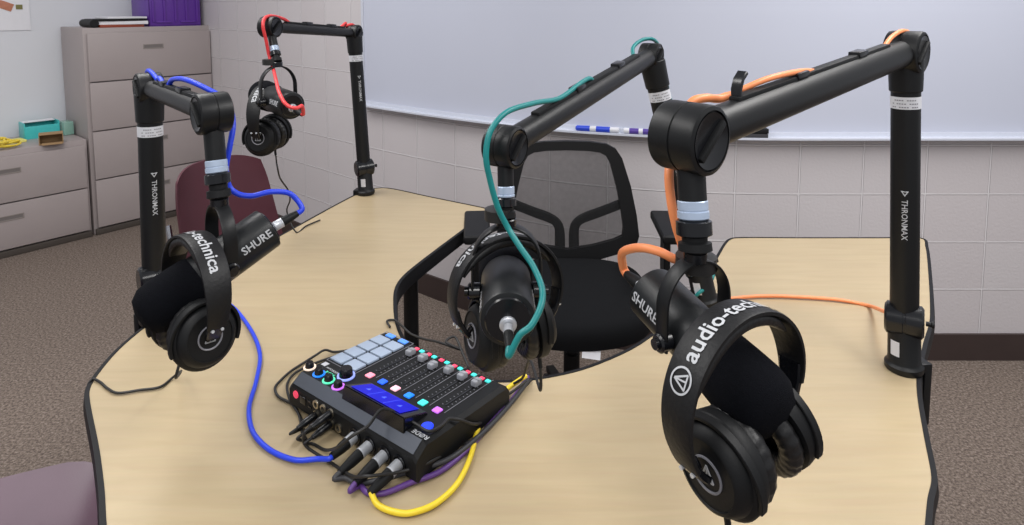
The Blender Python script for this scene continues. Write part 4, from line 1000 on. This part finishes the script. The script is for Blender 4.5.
b = MB(); b.cyl((.20, 1.985, .10), (.20, 1.985, .30), .027); b.cyl((.20, 1.985, .28), (.20, 1.985, .42), .018); b.box(V((.20, 1.985, .415)), (.22, .24, .025), None, .006); obj('gas_column', b, 'chair_black', chair)
for k in range(5):
    a = .5 + 2 * PI * k / 5; dv = V((math.cos(a), math.sin(a), 0)); c0 = V((.20, 1.985, 0))
    b = MB(); b.strip([c0 + dv * .02 + V((0, 0, .115)), c0 + dv * .14 + V((0, 0, .10)), c0 + dv * .29 + V((0, 0, .07))], dv.cross(V((0, 0, 1))), lambda f: .025 - .009 * f, .025); lg = obj('base_leg', b, 'chair_black', chair)
    b = MB(); w0 = c0 + dv * .285 + V((0, 0, .026)); tn = dv.cross(V((0, 0, 1)))
    for s in (-1, 1): b.cyl(w0 + tn * s * .006, w0 + tn * s * .024, .026, bev=.004)
    b.cyl(w0 - tn * .008, w0 + tn * .008, .012); b.cyl(w0 + V((0, 0, .01)), w0 + V((0, 0, .05)), .006); obj('caster', b, 'black_gloss', lg)
b = MB(); tg0 = P(592, 357, 1.76); b.box(V((tg0.x, 1.765, .447)), (.055, .002, .07), Matrix.Rotation(.15, 3, 'Y') @ Matrix.Rotation(-.5, 3, 'X')); obj('care_tag', b, 'paper', chair, 'white paper tag under the seat')

# ------------------------------------------------------------------ moulded stacking chairs
def shell_chair(label, c, yaw, m, sc=1.0, zsc=1.0):
    t = thing('stacking_chair', label, 'chair', c)
    R = Matrix.Rotation(math.radians(yaw), 3, 'Z'); L = lambda x, y, z: c + R @ V((x * sc, y * sc, z * zsc))
    # seat faces local -Y, back at +Y
    def surf(fn, nu, nv, th, name):
        b = MB(); g = [[None] * (nv + 1) for _ in range(nu + 1)]; h = [[None] * (nv + 1) for _ in range(nu + 1)]
        for i in range(nu + 1):
            for j in range(nv + 1):
                u = i / nu * 2 - 1; v = j / nv; p, n = fn(u, v); g[i][j] = b.bm.verts.new(L(*p)); q = V(p) + V(n) * th; h[i][j] = b.bm.verts.new(L(*q))
        for i in range(nu):
            for j in range(nv):
                b.bm.faces.new((g[i][j], g[i + 1][j], g[i + 1][j + 1], g[i][j + 1])); b.bm.faces.new((h[i][j], h[i][j + 1], h[i + 1][j + 1], h[i + 1][j]))
        for j in range(nv):
            b.bm.faces.new((g[0][j], g[0][j + 1], h[0][j + 1], h[0][j])); b.bm.faces.new((g[nu][j], h[nu][j], h[nu][j + 1], g[nu][j + 1]))
        for i in range(nu):
            b.bm.faces.new((g[i][0], h[i][0], h[i + 1][0], g[i + 1][0])); b.bm.faces.new((g[i][nv], g[i + 1][nv], h[i + 1][nv], h[i][nv]))
        return obj(name, b, m, t, sharp=60)
    def back(u, v):
        wv = .225 * (1 - .10 * v - .09 * max(0, v - .72) ** 1.5 * 4); 
        x = u * wv; z = .50 + .36 * v - .035 * (abs(u) ** 4) * v; y = .20 + .07 * v - .075 * u * u
        return (x, y, z), (0, 1, 0)
    def seat(u, v):
        x = u * (.22 + .012 * math.sin(v * PI)) * (1 - .12 * max(0, .25 - v) * 4 * abs(u)); y = -.22 + .40 * v; z = .44 + .03 * u * u - .03 * (max(0, .2 - v) / .2) ** 2 - .012 * v
        return (x, y, z), (0, 0, -1)
    surf(back, 16, 12, .009, 'backrest'); surf(seat, 16, 12, .009, 'seat')
    for s in (-1, 1):
        b = MB(); b.tube([L(s * .21, -.18, .004), L(s * .19, -.15, .40), L(s * .185, -.11, .425), L(s * .185, .10, .42), L(s * .19, .20, .44), L(s * .19, .232, .56), L(s * .18, .262, .66)], .0105, n=5); obj('side_frame', b, 'chrome', t, 'chrome tube frame')
        b = MB(); b.tube([L(s * .185, .08, .415), L(s * .20, .17, .20), L(s * .21, .24, .004)], .0105, n=4); obj('rear_leg', b, 'chrome', t)
    return t
shell_chair('maroon stacking chair between the left boom arm and the block wall', V((-.93, 2.27, 0)), 68, 'maroon', 1.04)
shell_chair('mauve stacking chair tucked against the left front of the table', V((-.99, 1.01, 0)), 112, 'mauve')

# ------------------------------------------------------------------ light
def area(name, loc, size, energy, rot=(0, 0, 0), col=(1, .98, .96)):
    ld = bpy.data.lights.new(name, 'AREA'); ld.shape = 'RECTANGLE'; ld.size, ld.size_y = size; ld.energy = energy; ld.color = col
    o = bpy.data.objects.new(name, ld); COL.objects.link(o); o.location = loc; o.rotation_euler = rot; return o
for x, y, en in ((-1.3, .3, 36), (1.3, .3, 38), (-1.3, 2.0, 34), (1.6, 1.5, 46), (-2.5, 2.3, 22), (0, -1.2, 38)):
    area('ceiling_panel_light', (x, y, 2.75), (.6, 1.2), en)
wd = bpy.data.worlds.new('room_ambient'); S.world = wd; wd.use_nodes = True
wd.node_tree.nodes['Background'].inputs['Color'].default_value = (.93, .95, 1, 1); wd.node_tree.nodes['Background'].inputs['Strength'].default_value = .62
vs_ = S.view_settings; vs_.view_transform = 'Standard'; vs_.look = 'None'; vs_.gamma = 1; vs_.exposure = -.38; vs_.use_curve_mapping = False
